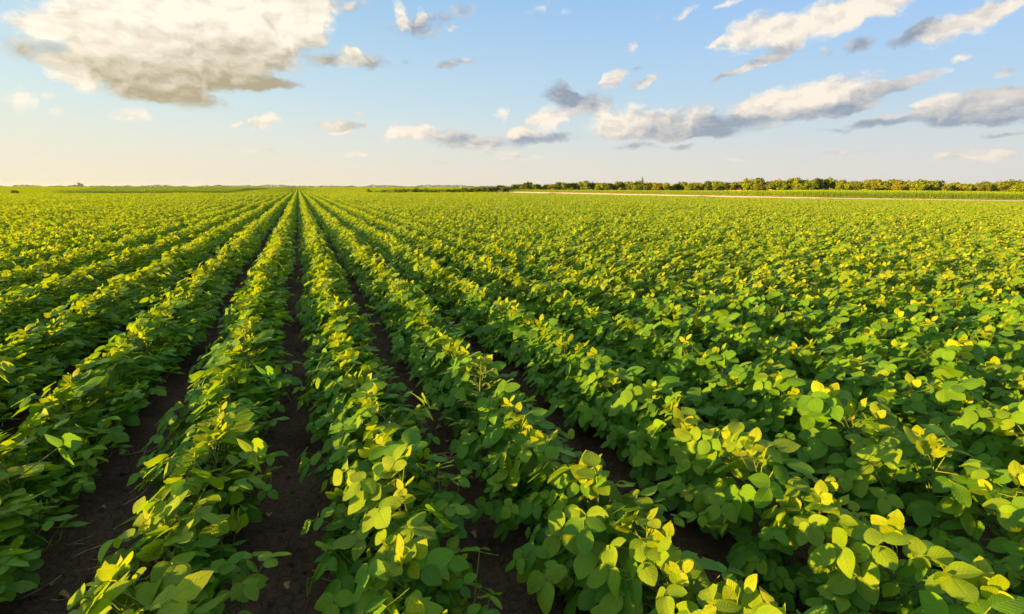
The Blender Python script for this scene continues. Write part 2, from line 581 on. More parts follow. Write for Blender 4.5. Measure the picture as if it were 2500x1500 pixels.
def plain_material(name, a, b, scale=8.0, rough=0.85, bump=0.0, bscale=40.0, coords='Object', spec=0.2):
    m, N = new_mat(name)
    tc = N.n('ShaderNodeTexCoord')
    nz = N.noise(tc.outputs[coords], scale, 4.0, 0.6)
    c = N.mix(N.mapr(nz, 0.32, 0.68), rgb(*a), rgb(*b))
    pb = N.n('ShaderNodeBsdfPrincipled')
    N.put(pb.inputs['Base Color'], c)
    pb.inputs['Roughness'].default_value = rough
    pb.inputs['Specular IOR Level'].default_value = spec
    if bump:
        bp = N.n('ShaderNodeBump')
        bp.inputs['Strength'].default_value = bump
        bp.inputs['Distance'].default_value = 0.02
        N.put(bp.inputs['Height'], N.noise(tc.outputs[coords], bscale, 4.0, 0.6))
        N.put(pb.inputs['Normal'], bp.outputs[0])
    out = N.n('ShaderNodeOutputMaterial')
    N.put(out.inputs[0], pb.outputs[0])
    return m


def soil_material():
    m, N = new_mat('dark_soil')
    geo = N.n('ShaderNodeNewGeometry')
    P = geo.outputs['Position']
    big = N.noise(P, 1.3, 4.0, 0.6)
    fine = N.noise(P, 38.0, 5.0, 0.65)
    c = N.mix(N.mapr(big, 0.3, 0.7), rgb(0.075, 0.048, 0.031), rgb(0.165, 0.106, 0.068))
    c = N.mix(N.mapr(fine, 0.35, 0.75), N.mix(1.0, c, rgb(0.62, 0.6, 0.58), 'MULTIPLY'), c)
    vo = N.n('ShaderNodeTexVoronoi', feature='DISTANCE_TO_EDGE')
    wn = N.noise(P, 9.0, 3.0, 0.6, 'Color')
    N.put(vo.inputs['Vector'], N.vmath('ADD', P, N.vmath('SCALE', wn, scale=0.06)))
    vo.inputs['Scale'].default_value = 17.0
    crack = N.mapr(vo.outputs['Distance'], 0.0, 0.05)
    fleck = N.noise(P, 130.0, 2.0, 0.5)
    c = N.mix(N.mapr(fleck, 0.70, 0.78, 0.0, 0.8), c, rgb(0.22, 0.16, 0.10))
    pb = N.n('ShaderNodeBsdfPrincipled')
    N.put(pb.inputs['Base Color'], c)
    pb.inputs['Roughness'].default_value = 0.95
    pb.inputs['Specular IOR Level'].default_value = 0.12
    bp = N.n('ShaderNodeBump')
    bp.inputs['Strength'].default_value = 0.9
    bp.inputs['Distance'].default_value = 0.012
    N.put(bp.inputs['Height'], N.math('ADD', fine, N.math('MULTIPLY', crack, 0.55)))
    N.put(pb.inputs['Normal'], bp.outputs[0])
    out = N.n('ShaderNodeOutputMaterial')
    N.put(out.inputs[0], pb.outputs[0])
    return m


M_SOIL = soil_material()
M_TURF = plain_material('meadow', (0.07, 0.12, 0.02), (0.14, 0.17, 0.035), 0.05, 0.95, coords='Object')
M_TRACK = plain_material('pale_dirt', (0.56, 0.52, 0.45), (0.70, 0.65, 0.57), 0.6, 0.95, 0.4, 6.0)
M_SOY = leaf_material('soybean_leaf', (0.047, 0.168, 0.015), (0.118, 0.300, 0.017), (0.41, 0.45, 0.010), .38)
M_STEM = plain_material('soybean_stem', (0.10, 0.17, 0.03), (0.17, 0.22, 0.05), 30.0, 0.7)
M_MAIZE = leaf_material('maize_leaf', (0.20, 0.36, 0.025), (0.29, 0.45, 0.03), (0.40, 0.54, 0.05), veins=False)
M_CROP = leaf_material('tall_crop_leaf', (0.10, 0.21, 0.02), (0.16, 0.28, 0.025), (0.27, 0.40, 0.03), veins=False)
M_DRY = plain_material('dry_plant', (0.30, 0.19, 0.09), (0.45, 0.32, 0.17), 25.0, 0.8)

# ------------------------------------------------------------------ ground sheet
def axis_lines(fine_lo, fine_hi, step, lo, hi, grow):
    a = list(np.arange(fine_lo, fine_hi + 1e-6, step))
    s, x = step, a[-1]
    while x < hi:
        s *= grow
        x += s
        a.append(x)
    s, x = step, a[0]
    pre = []
    while x > lo:
        s *= grow
        x -= s
        pre.append(x)
    return np.array(pre[::-1] + a)


NOISE_TABLE = {}


def value_noise(X, Y, cell, seed):
    if seed not in NOISE_TABLE:
        NOISE_TABLE[seed] = np.random.default_rng(seed).random((256, 256))
    T = NOISE_TABLE[seed]
    x, y = X / cell, Y / cell
    xi, yi = np.floor(x).astype(int), np.floor(y).astype(int)
    fx, fy = x - xi, y - yi
    fx, fy = fx * fx * (3 - 2 * fx), fy * fy * (3 - 2 * fy)
    g = lambda i, j: T[i % 256, j % 256]
    return (g(xi, yi) * (1 - fx) + g(xi + 1, yi) * fx) * (1 - fy) + (g(xi, yi + 1) * (1 - fx) + g(xi + 1, yi + 1) * fx) * fy


def soil_relief(X, Y):
    near = np.exp(-((X / 7) ** 2 + ((Y - 3) / 9) ** 2))
    k = np.cos(2 * math.pi * (X - X0) / ROW)
    z = -0.012 * k
    z = z + 0.030 * (value_noise(X, Y, .17, 1) - .5) + 0.020 * (value_noise(X, Y, .07, 2) - .5) + 0.012 * (value_noise(X, Y, .035, 3) - .5)
    return z * near


def build_ground():
    xs = axis_lines(-3.0, 3.4, 0.032, -6000, 6000, 1.11)
    ys = axis_lines(0.2, 6.0, 0.032, -300, 7800, 1.09)
    X, Y = np.meshgrid(xs, ys)
    Z = height(X, Y) + soil_relief(X, Y)
    nx, ny = len(xs), len(ys)
    V = np.column_stack([X.ravel(), Y.ravel(), Z.ravel()])
    idx = np.arange(nx * ny).reshape(ny, nx)
    Q = np.column_stack([idx[:-1, :-1].ravel(), idx[:-1, 1:].ravel(), idx[1:, 1:].ravel(), idx[1:, :-1].ravel()])
    me = bpy.data.meshes.new('ground')
    me.from_pydata(V.tolist(), [], Q.tolist())
    me.materials.append(M_SOIL)
    me.materials.append(M_TURF)
    cxy = V[Q].mean(axis=1)
    s, _ = line_dist(EDGE_FINE, cxy[:, 0], cxy[:, 1])
    far = (s > 0.5) & (cxy[:, 1] > 20)
    me.polygons.foreach_set('material_index', far.astype(np.int32))
    me.polygons.foreach_set('use_smooth', np.ones(len(Q), bool))
    me.update()
    tag(add_obj('ground', me), 'dark brown cracked soil of the field, bare along the furrows', 'ground', kind='structure')


build_ground()


def strip(name, line, s0, s1, mat, lift, n=6):
    """a sheet beside a polyline, between the distances s0 and s1, lying on the land"""
    d = np.gradient(line, axis=0)
    nrm = np.column_stack([-d[:, 1], d[:, 0]])
    nrm /= np.linalg.norm(nrm, axis=1)[:, None]
    V, Fc = [], []
    for i in range(len(line)):
        for k in range(n + 1):
            p = line[i] + nrm[i] * (s0 + (s1 - s0) * k / n)
            V.append((p[0], p[1], lift))
    for i in range(len(line) - 1):
        for k in range(n):
            a = i * (n + 1) + k
            Fc.append((a, a + n + 1, a + n + 2, a + 1))
    V = np.array(V)
    V[:, 2] += height(V[:, 0], V[:, 1])
    me = bpy.data.meshes.new(name)
    me.from_pydata(V.tolist(), [], Fc)
    me.materials.append(mat)
    me.polygons.foreach_set('use_smooth', np.ones(len(Fc), bool))
    return add_obj(name, me)


tag(strip('dirt_track', ROAD_LINE, 3.9, BANK_W + .1, M_TRACK, 0.03), 'pale dirt track between the soybean field and the maize', 'dirt track', kind='structure')

# ------------------------------------------------------------------ soybean leaflets, leaves and plants
def leaflet_grid(L, Wd, fold, droop, wave, rows, cols, seed):
    r = np.random.default_rng(seed)
    ts = np.array(rows)
    us = np.linspace(-1, 1, cols)
    V, UV = [], []
    ph = r.uniform(0, 6.28)
    side = r.uniform(-.12, .12)
    for t in ts:
        w = (t ** 0.58) * ((1 - t) ** 0.86) / 0.385 if 0 < t < 1 else 0.0
        if t == 0:
            w = 0.10
        for u in us:
            x = u * w * Wd / 2
            y = t * L
            z = fold * abs(x) - droop * L * t * t + wave * L * math.sin(ph + 7 * t + 2.2 * u) * abs(u) + side * x
            V.append((x, y, z))
            UV.append((u, t))
    n = cols
    Fc = []
    for i in range(len(ts) - 1):
        for k in range(n - 1):
            if i == len(ts) - 2 and ts[-1] == 1.0:
                continue
            a = i * n + k
            Fc.append((a, a + 1, a + n + 1, a + n))
    i = len(ts) - 2
    tip = (len(ts) - 1) * n + n // 2
    for k in range(n - 1):
        a = i * n + k
        Fc.append((a, a + 1, tip))
    keep = [j for j in range(len(V)) if j < (len(ts) - 1) * n or j == tip]
    remap = {j: q for q, j in enumerate(keep)}
    return np.array([V[j] for j in keep]), [tuple(remap[j] for j in f) for f in Fc], np.array([UV[j] for j in keep])


LOD_ROWS = [([0, .08, .22, .40, .60, .80, .93, 1.0], 5), ([0, .16, .42, .75, 1.0], 3), ([0, .38, 1.0], 3)]
N_LEAFLET = 10
LEAFLET = []      # LEAFLET[variant][lod]
for k in range(N_LEAFLET):
    a = (0.076, 0.076 * random.uniform(.70, .86), random.uniform(-.22, .5), random.uniform(-.12, .38), random.uniform(.012, .045))
    LEAFLET.append([leaflet_grid(*a, rows, cols, 100 + k) for rows, cols in LOD_ROWS])


def rot_to(d, n):
    """matrix whose Y is d and whose Z is near n"""
    d = Vector(d).normalized()
    x = d.cross(Vector(n)).normalized()
    z = x.cross(d).normalized()
    return Matrix((x, d, z)).transposed().to_4x4()


class LeafKind:
    pass


LEAF = []
N_MATURE, N_YOUNG = 14, 8
for k in range(N_MATURE + N_YOUNG):
    r = random.Random(500 + k)
    lk = LeafKind()
    lk.young = k >= N_MATURE
    pl = r.uniform(.05, .10) if lk.young else r.uniform(.10, .195)
    rise = R(r.uniform(55, 80)) if lk.young else R(r.uniform(22, 62))
    # petiole in the XZ plane of the leaf, bending over at the end
    p0 = Vector((0, 0, 0))
    p1 = Vector((math.cos(rise) * pl * .5, 0, math.sin(rise) * pl * .55))
    p2 = Vector((math.cos(rise) * pl, 0, math.sin(rise) * pl * .96))
    lk.pts = [p0, p1, p2, p2 + Vector((.020, 0, .002 if lk.young else -.003))]
    tilt = R(r.uniform(-35, 25)) if lk.young else R(r.uniform(12, 52))       # blade leaning outwards
    roll = R(r.uniform(-20, 20))
    nrm = Vector((math.sin(tilt), math.sin(roll), math.cos(tilt))).normalized()
    fwd = Vector((math.cos(tilt), 0, -math.sin(tilt)))
    size = r.uniform(.62, .85) if lk.young else r.uniform(.74, 1.18)
    lk.nrm = nrm.copy()
    lk.leaflets = []
    for j, ang in enumerate((0, 78, -78)):
        a = R(ang + r.uniform(-14, 14))
        d = fwd.copy()
        d.rotate(Matrix.Rotation(a, 3, nrm))
        up_ = r.uniform(-.25, .55) if lk.young else r.uniform(-.35, .15)
        if lk.young and r.random() < .6:
            up_ = r.uniform(.6, 1.6)                                         # young leaflets stand up
        d = (d + Vector((0, 0, up_))).normalized()
        n2 = (nrm + Vector((r.uniform(-.25, .25), r.uniform(-.25, .25), 0))).normalized()
        base = lk.pts[3] if j == 0 else lk.pts[2]
        sc = size * (1.06 if j == 0 else r.uniform(.86, .98))
        M = Matrix.Translation(base) @ rot_to(d, n2) @ Matrix.Scale(sc, 4)
        lk.leaflets.append((r.randrange(N_LEAFLET), M, r.random()))
    LEAF.append(lk)


def petiole_mb(lk, sides=4):
    b = MB()
    b.tube([tuple(p) for p in lk.pts], [.0022, .0018, .0016, .0010], sides, cap=False)
    return b


def young_value(lk, r):
    return r.uniform(.35, .9) if lk.young else max(0.0, r.gauss(.05, .08))


SUN_SIDE = Vector((sun_dir.x, sun_dir.y, 0.25)).normalized()


def track_sun(M, lk, w):
    """soybean leaves turn their blades part of the way towards the sun"""
    n = (M.to_3x3() @ lk.nrm).normalized()
    t = (n + SUN_SIDE * w).normalized()
    q = n.rotation_difference(t).to_matrix().to_4x4()
    p = Matrix.Translation(M.translation)
    return p @ q @ p.inverted() @ M


def plant_design(seed, tall=1.0):
    """stem points and leaves (kind, matrix) of one soybean plant"""
    r = random.Random(seed)
    lean = Vector((r.uniform(-.05, .05), r.uniform(-.05, .05), 0))
    Ht = .375 * tall
    stems = [[Vector((0, 0, -.02)), lean * .4 + Vector((0, 0, Ht * .5)), lean + Vector((0, 0, Ht))]]
    leaves = []
    az = r.uniform(0, 6.28)

    def sit(path, t):
        if t < .5:
            return path[0].lerp(path[1], t * 2)
        return path[1].lerp(path[2], t * 2 - 1)
    n = 19
    for i in range(n):
        t = .16 + .84 * i / (n - 1)
        az += math.pi + r.uniform(-.75, .75)
        young = i >= n - 3
        k = r.randrange(N_MATURE, N_MATURE + N_YOUNG) if young else r.randrange(N_MATURE)
        s = (.78 + .36 * math.sin(t * 2.6)) * r.uniform(.9, 1.12)
        tip_ = sstep(.45, .9, t)
        M = Matrix.Translation(sit(stems[0], t)) @ Matrix.Rotation(az, 4, 'Z') @ Matrix.Rotation(R(r.gauss(-12, 24)) * tip_, 4, 'Y') @ Matrix.Rotation(R(r.gauss(0, 24)) * tip_, 4, 'X') @ Matrix.Scale(s, 4)
        leaves.append((k, track_sun(M, LEAF[k], (.35 + .55 * tip_) * r.uniform(.3, 1.4)), young))
    for b in range(4):                                     # side branches
        a = (0 if b % 2 else math.pi) + r.gauss(0, .55)
        o = Vector((math.cos(a), math.sin(a), 0))
        h0 = r.uniform(.05, .10)
        ln = r.uniform(.145, .245) * (1.10 if b % 2 else 1.0)
        path = [Vector((0, 0, h0)), o * ln * .58 + Vector((0, 0, h0 + ln * .32)), o * ln * .93 + Vector((0, 0, h0 + ln * .56))]
        stems.append(path)
        for i in range(6):
            t = .2 + .8 * i / 5
            aa = a + (1 if i % 2 else -1) * r.uniform(.2, 1.3)
            k = r.randrange(N_MATURE)
            if i == 5 and r.random() < .35:
                k = r.randrange(N_MATURE, N_MATURE + N_YOUNG)
            M = Matrix.Translation(sit(path, t)) @ Matrix.Rotation(aa, 4, 'Z') @ Matrix.Rotation(R(r.gauss(0, 14)), 4, 'Y') @ Matrix.Rotation(R(r.gauss(0, 14)), 4, 'X') @ Matrix.Scale(r.uniform(.75, 1.0), 4)
            leaves.append((k, track_sun(M, LEAF[k], .5 * r.uniform(.2, 1.5)), False))
    return stems, leaves


def np4(M):
    return np.array(M)


def add_plant(mb, design, lod, M0, r, petioles=True):
    stems, leaves = design
    A = np4(M0)
    if petioles:
        for p in stems:
            P = (A @ np.array([[*v, 1] for v in p]).T).T[:, :3]
            mb.tube(P, [.004, .0032, .002], 3 if lod else 4, tint=(.5, .4, 0, 1), mi=1, cap=False)
    for k, M, _ in leaves:
        lk = LEAF[k]
        B = A @ np4(M)
        yv = young_value(lk, r) + .6 * max(0.0, float(M[2][3]) - .15) / .2 * r.random()
        if petioles:
            P = (B @ np.array([[*v, 1] for v in lk.pts]).T).T[:, :3]
            mb.tube(P[[0, 2, 3]] if lod else P, [.0022, .0017, .001] if lod else [.0022, .0018, .0016, .001], 3, mi=1, cap=False)
        for (lv, LM, _r) in lk.leaflets:
            v, f, uv = LEAFLET[lv][lod]
            Q = B @ np4(LM)
            P = v @ Q[:3, :3].T + Q[:3, 3]
            mb.add(P, f, uv, (r.random(), min(1, max(0, yv + r.uniform(-.1, .1))), 0, 1))


# meshes shared by the individually built plants
LEAFLET_MESH = {}
for k in range(N_LEAFLET):
    for y in (0, 1, 2):
        b = MB()
        v, f, uv = LEAFLET[k][0]
        b.add(v, f, uv, (random.random(), (.04, .65, .32)[y], 0, 1))
        LEAFLET_MESH[k, y] = b.mesh('leaflet', M_SOY)
PETIOLE_MESH = [petiole_mb(lk).mesh('petiole', M_STEM, attrs=False) for lk in LEAF]
LEAF_MESH = []
for lk in LEAF:
    rr = random.Random(len(LEAF_MESH))
    b = petiole_mb(lk, 3)
    b.mi = [1] * len(b.f)
    for (lv, LM, _r) in lk.leaflets:
        v, f, uv = LEAFLET[lv][0]
        Q = np4(LM)
        b.add(v @ Q[:3, :3].T + Q[:3, 3], f, uv, (rr.random(), young_value(lk, rr), 0, 1))
    LEAF_MESH.append(b.mesh('leaf', [M_SOY, M_STEM]))

N_DESIGN = 20
DESIGN = [plant_design(900 + k, random.Random(k).uniform(.92, 1.12)) for k in range(N_DESIGN)]
STEM_MESH = []
for stems, _ in DESIGN:
    b = MB()
    for p in stems:
        b.tube([tuple(q) for q in p], [.0042, .0034, .002], 5, cap=False)
    STEM_MESH.append(b.mesh('stem', M_STEM, attrs=False))

# where the plants stand
SPACING = 0.15


def row_wobble(k, y):
    return 0.022 * math.sin(y * .9 + k * 2.1) + 0.015 * math.sin(y * 2.7 + k * 5.3)


def in_field(X, Y):
    s, _ = line_dist(EDGE_FINE, X, Y)
    return s < -0.25


WEED_X = X0 + 1.5 * ROW - .10
WEED_Y = next(float(q) for q in np.arange(.8, 5, .01) if project(np.array([[WEED_X, q, .30]]))[0][0] < 1178)
near_sites = []
NEAR = 11.0
for k in range(-40, 60):
    x = X0 + (k + .5) * ROW
    y = -1.6 + (k * .37 % 1) * SPACING
    while y < NEAR:
        if math.hypot(x, y) < NEAR and y > -1.6 and math.hypot(x - WEED_X, y - WEED_Y) > .16:
            rr = random.Random(k * 100003 + int(y * 1000))
            near_sites.append((k, x + row_wobble(k, y) + rr.gauss(0, .018), y + rr.gauss(0, .03), rr.gauss(0, .28), rr.uniform(.95, 1.17), rr.randrange(N_DESIGN)))
        y += SPACING
NS = np.array([(s[1], s[2], .25) for s in near_sites])
px, py, dep = project(NS)
lowy = project(NS + np.array([0, 0, .2]))[1]
vis = (dep > .3) & (px > -60) & (px < 2560) & (lowy < 1560)
size = np.where(vis, 1 / np.maximum(dep, .3), 0)
order = np.argsort(-size)
INDIV = [int(i) for i in order[:300] if vis[i]]
INDIV_SET = set(INDIV)
print('individual plants', len(INDIV), 'near sites', len(near_sites), 'depth of the last', dep[INDIV[-1]])

ORD = ['first', 'second', 'third', 'fourth', 'fifth', 'sixth', 'seventh', 'eighth', 'ninth', 'tenth', 'eleventh', 'twelfth', 'thirteenth', 'fourteenth', 'fifteenth', 'sixteenth']


def row_phrase(k):
    return (ORD[k] + ' row right of') if k >= 0 else (ORD[-k - 1] + ' row left of')


def ordinal(n):
    return '%d%s' % (n, 'th' if 10 <= n % 100 <= 20 else {1: 'st', 2: 'nd', 3: 'rd'}.get(n % 10, 'th'))


ROW_RANK = {}
for k in range(-45, 60):
    for n_, i in enumerate(sorted((i for i in INDIV if near_sites[i][0] == k), key=lambda i: near_sites[i][2])):
        ROW_RANK[i] = n_ + 1


def furrow_phrase(x):
    k = int(round((x - X0) / ROW))
    return 'central furrow' if k == 0 else ORD[abs(k) - 1] + ' furrow %s of centre' % ('right' if k > 0 else 'left')


def place_plant(i, detailed):
    k, x, y, rz, sc, dn = near_sites[i]
    stems, leaves = DESIGN[dn]
    root = add_obj('soybean_plant', None)
    root.empty_display_size = .05
    root.matrix_basis = Matrix.Translation((x, y, 0.0)) @ Matrix.Rotation(rz, 4, 'Z') @ Matrix.Scale(sc, 4)
    tag(root, 'soybean plant, %s from the near end of the %s the furrow' % (ordinal(ROW_RANK[i]), row_phrase(k)), 'soybean plant', 'near soybean plants of the ' + row_phrase(k) + ' the central furrow')
    add_obj('stem', STEM_MESH[dn], root)
    for (lk, M, young) in leaves:
        if detailed:
            lf = add_obj('leaf', PETIOLE_MESH[lk], root, M)
            y1 = 1 if LEAF[lk].young else (2 if M[2][3] > .17 and random.random() < .65 else 0)
            for (lv, LM, _r) in LEAF[lk].leaflets:
                add_obj('leaflet', LEAFLET_MESH[lv, y1], lf, LM)
        else:
            add_obj('leaf', LEAF_MESH[lk], root, M)


for q, i in enumerate(INDIV):
    place_plant(i, q < 50)

# ------------------------------------------------------------------ instanced vegetation (one object per field)
def on_land(P):
    A = np.array(P, float)
    A[:, 2] += height(A[:, 0], A[:, 1])
    return A


def instancer(name, sources, P, rot, scl, idx):
    """one object that sets copies of the source meshes on points"""
    col = bpy.data.collections.new(name + '_sources')
    for j, me in enumerate(sources):
        col.objects.link(bpy.data.objects.new('%s_source_%02d' % (name, j), me))
    me = bpy.data.meshes.new(name)
    n = len(P)
    me.vertices.add(n)
    me.vertices.foreach_set('co', np.asarray(P, np.float32).ravel())
    a = me.attributes.new('turn', 'FLOAT_VECTOR', 'POINT')
    a.data.foreach_set('vector', np.asarray(rot, np.float32).ravel())
    a = me.attributes.new('size', 'FLOAT_VECTOR', 'POINT')
    a.data.foreach_set('vector', np.asarray(scl, np.float32).ravel())
    a = me.attributes.new('pick', 'INT', 'POINT')
    a.data.foreach_set('value', np.asarray(idx, np.int32))
    me.update()
    o = add_obj(name, me)
    ng = bpy.data.node_groups.new(name + '_nodes', 'GeometryNodeTree')
    ng.interface.new_socket('Geometry', in_out='INPUT', socket_type='NodeSocketGeometry')
    ng.interface.new_socket('Geometry', in_out='OUTPUT', socket_type='NodeSocketGeometry')
    gi, go = ng.nodes.new('NodeGroupInput'), ng.nodes.new('NodeGroupOutput')
    ci = ng.nodes.new('GeometryNodeCollectionInfo')
    ci.inputs[0].default_value = col
    ci.inputs['Separate Children'].default_value = True
    ci.inputs['Reset Children'].default_value = True
    iop = ng.nodes.new('GeometryNodeInstanceOnPoints')
    iop.inputs['Pick Instance'].default_value = True

    def attr(nm, ty):
        nd = ng.nodes.new('GeometryNodeInputNamedAttribute')
        nd.data_type = ty
        nd.inputs[0].default_value = nm
        return nd.outputs[0]
    L = ng.links.new
    L(gi.outputs[0], iop.inputs['Points'])
    L(ci.outputs[0], iop.inputs['Instance'])
    L(attr('pick', 'INT'), iop.inputs['Instance Index'])
    e2r = ng.nodes.new('FunctionNodeEulerToRotation')
    L(attr('turn', 'FLOAT_VECTOR'), e2r.inputs[0])
    L(e2r.outputs[0], iop.inputs['Rotation'])
    L(attr('size', 'FLOAT_VECTOR'), iop.inputs['Scale'])
    L(iop.outputs[0], go.inputs[0])
    md = o.modifiers.new('plants', 'NODES')
    md.node_group = ng
    return o


def frustum(X, Y, margin_px=260, back=3.5):
    px, py, d = project(np.column_stack([X, Y, np.full(len(X), .3)]))
    return (d > .5) & (px > -margin_px) & (px < 2500 + margin_px) | (np.hypot(X, Y) < 14)


# sources: whole plants for the near ground, row pieces farther out
src = []
for j in range(12):
    b = MB()
    add_plant(b, DESIGN[j], 1, Matrix.Identity(4), random.Random(j))
    src.append(b.mesh('soybean_plant_mesh', [M_SOY, M_STEM]))
SEG = 1.5
NSEG = 14


def row_piece(seed, lod, per, length, petioles):
    r = random.Random(seed)
    b = MB()
    for q in range(per):
        y = (q + .5) / per * length - length / 2 + r.gauss(0, .03)
        M = Matrix.Translation((r.gauss(0, .02), y, 0)) @ Matrix.Rotation(r.gauss(0, .28), 4, 'Z') @ Matrix.Scale(r.uniform(.95, 1.17), 4)
        add_plant(b, DESIGN[r.randrange(N_DESIGN)], lod, M, r, petioles)
    return b.mesh('soybean_row_mesh', [M_SOY, M_STEM])


for j in range(NSEG):
    src.append(row_piece(2000 + j, 2, 10, SEG, False))

P, T, S_, I = [], [], [], []
for i, (k, x, y, rz, sc, dn) in enumerate(near_sites):
    if i in INDIV_SET:
        continue
    P.append((x, y, 0.0))
    T.append((0, 0, rz))
    S_.append((sc, sc, sc))
    I.append(dn % 12)
cx, cyy, ck = [], [], []
for k in range(-100, 200):
    x = X0 + (k + .5) * ROW
    ylo = math.sqrt(max(0, NEAR ** 2 - x * x)) if abs(x) < NEAR else -6
    ys = np.arange(ylo + SEG / 2, 215, SEG)
    cx.append(np.full(len(ys), x))
    cyy.append(ys)
    ck.append(np.full(len(ys), k))
cx, cyy, ck = np.concatenate(cx), np.concatenate(cyy), np.concatenate(ck)
ok = frustum(cx, cyy) & in_field(cx, cyy)
cx, cyy, ck = cx[ok], cyy[ok], ck[ok]
cz = np.zeros(len(cx))
hv = .90 + .22 * value_noise(cx + 500, cyy, 6.0, 11) + .10 * (rng.random(len(cx)) - .5)
for x, y, z, k, h_ in zip(cx, cyy, cz, ck, hv):
    P.append((x + row_wobble(int(k), y), y, z))
    T.append((0, 0, random.gauss(0, .02)))
    S_.append((1.0, 1.02, h_))
    I.append(12 + random.randrange(NSEG))
print('soybean instances', len(P))
tag(instancer('soybean_field', src, on_land(P), T, S_, I), 'dense green rows of soybeans running to the horizon', 'soybean field', kind='stuff')

# ------------------------------------------------------------------ maize
def maize_mb(seed, hgt=1.5, leaves=9, fine=True):
    r = random.Random(seed)
    b = MB()
    bend = (r.uniform(-.05, .05), r.uniform(-.05, .05))
    pts = [(bend[0] * t * t, bend[1] * t * t, hgt * t) for t in (0, .35, .7, 1.0)]
    b.tube(pts, [.020, .017, .012, .005], 5, tint=(r.random(), .35, 0, 1), cap=False)
    a = r.random() * 6.28
    for i in range(leaves):
        t = .12 + .80 * i / (leaves - 1)
        a += math.pi + r.uniform(-.5, .5)
        L = r.uniform(.45, .75) * (1.0 - .35 * abs(t - .55))
        o = np.array([math.cos(a), math.sin(a), 0])
        sd = np.array([-math.sin(a), math.cos(a), 0])
        base = np.array([bend[0] * t * t, bend[1] * t * t, hgt * t])
        V, UV = [], []
        n = 5 if fine else 4
        droop = r.uniform(.5, 1.1)
        for q in range(n):
            u = q / (n - 1)
            c = base + o * L * u * (.9 - .15 * u) + np.array([0, 0, L * (.85 * u - droop * u * u)])
            w = .045 * (1 - u) ** .6 * (1 if q else .5)
            V += [c - sd * w + np.array([0, 0, w * .35]), c, c + sd * w + np.array([0, 0, w * .35])]
            UV += [(-1, u), (0, u), (1, u)]
        Fc = []
        for q in range(n - 1):
            Fc += [(q * 3, q * 3 + 1, q * 3 + 4, q * 3 + 3), (q * 3 + 1, q * 3 + 2, q * 3 + 5, q * 3 + 4)]
        dry = t < .25
        b.add(np.array(V), Fc, UV, (r.random(), 1.0 if t > .8 else r.uniform(.1, .4), 0, 1))
    for q in range(4):                                        # tassel
        a = r.random() * 6.28
        tip = np.array(pts[-1]) + np.array([math.cos(a) * .08, math.sin(a) * .08, .16])
        b.tube([pts[-1], tuple(tip)], [.006, .003], 3, tint=(.5, 1.0, 0, 1), cap=False)
    return b


def offset_point(line, f, s):
    """point at fraction f along the polyline, s metres to its far side, and the heading there"""
    x = f * (len(line) - 1)
    i = min(int(x), len(line) - 2)
    d = line[i + 1] - line[i]
    p = line[i] + d * (x - i)
    d = d / np.linalg.norm(d)
    return p + np.array([-d[1], d[0]]) * s, math.atan2(d[1], d[0])


def line_len(line):
    return float(np.sum(np.linalg.norm(np.diff(line, axis=0), axis=1)))


seglen = np.linalg.norm(np.diff(ROAD_LINE, axis=0), axis=1)
cum = np.concatenate([[0], np.cumsum(seglen)])


def frac_at(dist):
    i = int(np.clip(np.searchsorted(cum, dist) - 1, 0, len(seglen) - 1))
    return (i + (dist - cum[i]) / seglen[i]) / len(seglen)


def maize_scale(p):
    return .50 + .52 * float(sstep(0.0, .9, p))


MAIZE_MESH = [maize_mb(4000 + k).mesh('maize_plant', M_MAIZE) for k in range(10)]
sites = []
for row in range(2):
    dist = .2
    while dist < cum[-1]:
        f = frac_at(dist)
        p, hd = offset_point(ROAD_LINE, f, BANK_W + .9 + row * .75 + random.gauss(0, .05))
        sites.append((p[0], p[1], f, row))
        dist += random.uniform(.26, .42)
SA = on_land([(a, b_, .7) for a, b_, _, _ in sites])
mx, my, md = project(SA)
rank = np.where((mx > 5) & (mx < 2495) & (md > 1), 1 / md, 0) * np.array([1.0 if q[3] == 0 else .8 for q in sites])
chosen = set(int(i) for i in np.argsort(-rank)[:300])
maize_rank = {}
for row in range(2):
    for n_, i in enumerate(sorted((i for i in chosen if sites[i][3] == row), key=lambda i: -mx[i])):
        maize_rank[i] = n_ + 1
mp_, mt, ms_, mi_ = [], [], [], []
for i, (x, y, f, row) in enumerate(sites):
    z = SA[i, 2] - .7
    sc = maize_scale(f) * random.uniform(.90, 1.08)
    if i in chosen:
        o = add_obj('maize_plant', MAIZE_MESH[random.randrange(10)])
        o.matrix_basis = Matrix.Translation((x, y, z - .02)) @ Matrix.Rotation(random.random() * 6.28, 4, 'Z') @ Matrix.Scale(sc, 4)
        tag(o, 'maize plant, %s from the right in the %s row along the dirt track' % (ordinal(maize_rank[i]), ('front', 'second')[row]), 'maize plant', 'maize plants along the dirt track')
    else:
        mp_.append((x, y, -.02))
        mt.append((0, 0, random.random() * 6.28))
        ms_.append((sc, sc, sc))
        mi_.append(random.randrange(10))
MSEG = 3.0
msrc = list(MAIZE_MESH)
for k in range(6):
    r = random.Random(70 + k)
    b = MB()
    for q in range(9):
        m = maize_mb(4100 + k * 20 + q, 1.5 * r.uniform(.92, 1.06), 8, False)
        off = np.array([(q + .5) / 9 * MSEG - MSEG / 2 + r.gauss(0, .05), r.gauss(0, .05), 0])
        V = np.vstack(m.v) + off
        b.add(V, m.f, np.vstack(m.uv), None)
        b.tint[-1] = np.vstack(m.tint)
    msrc.append(b.mesh('maize_row_mesh', M_MAIZE))
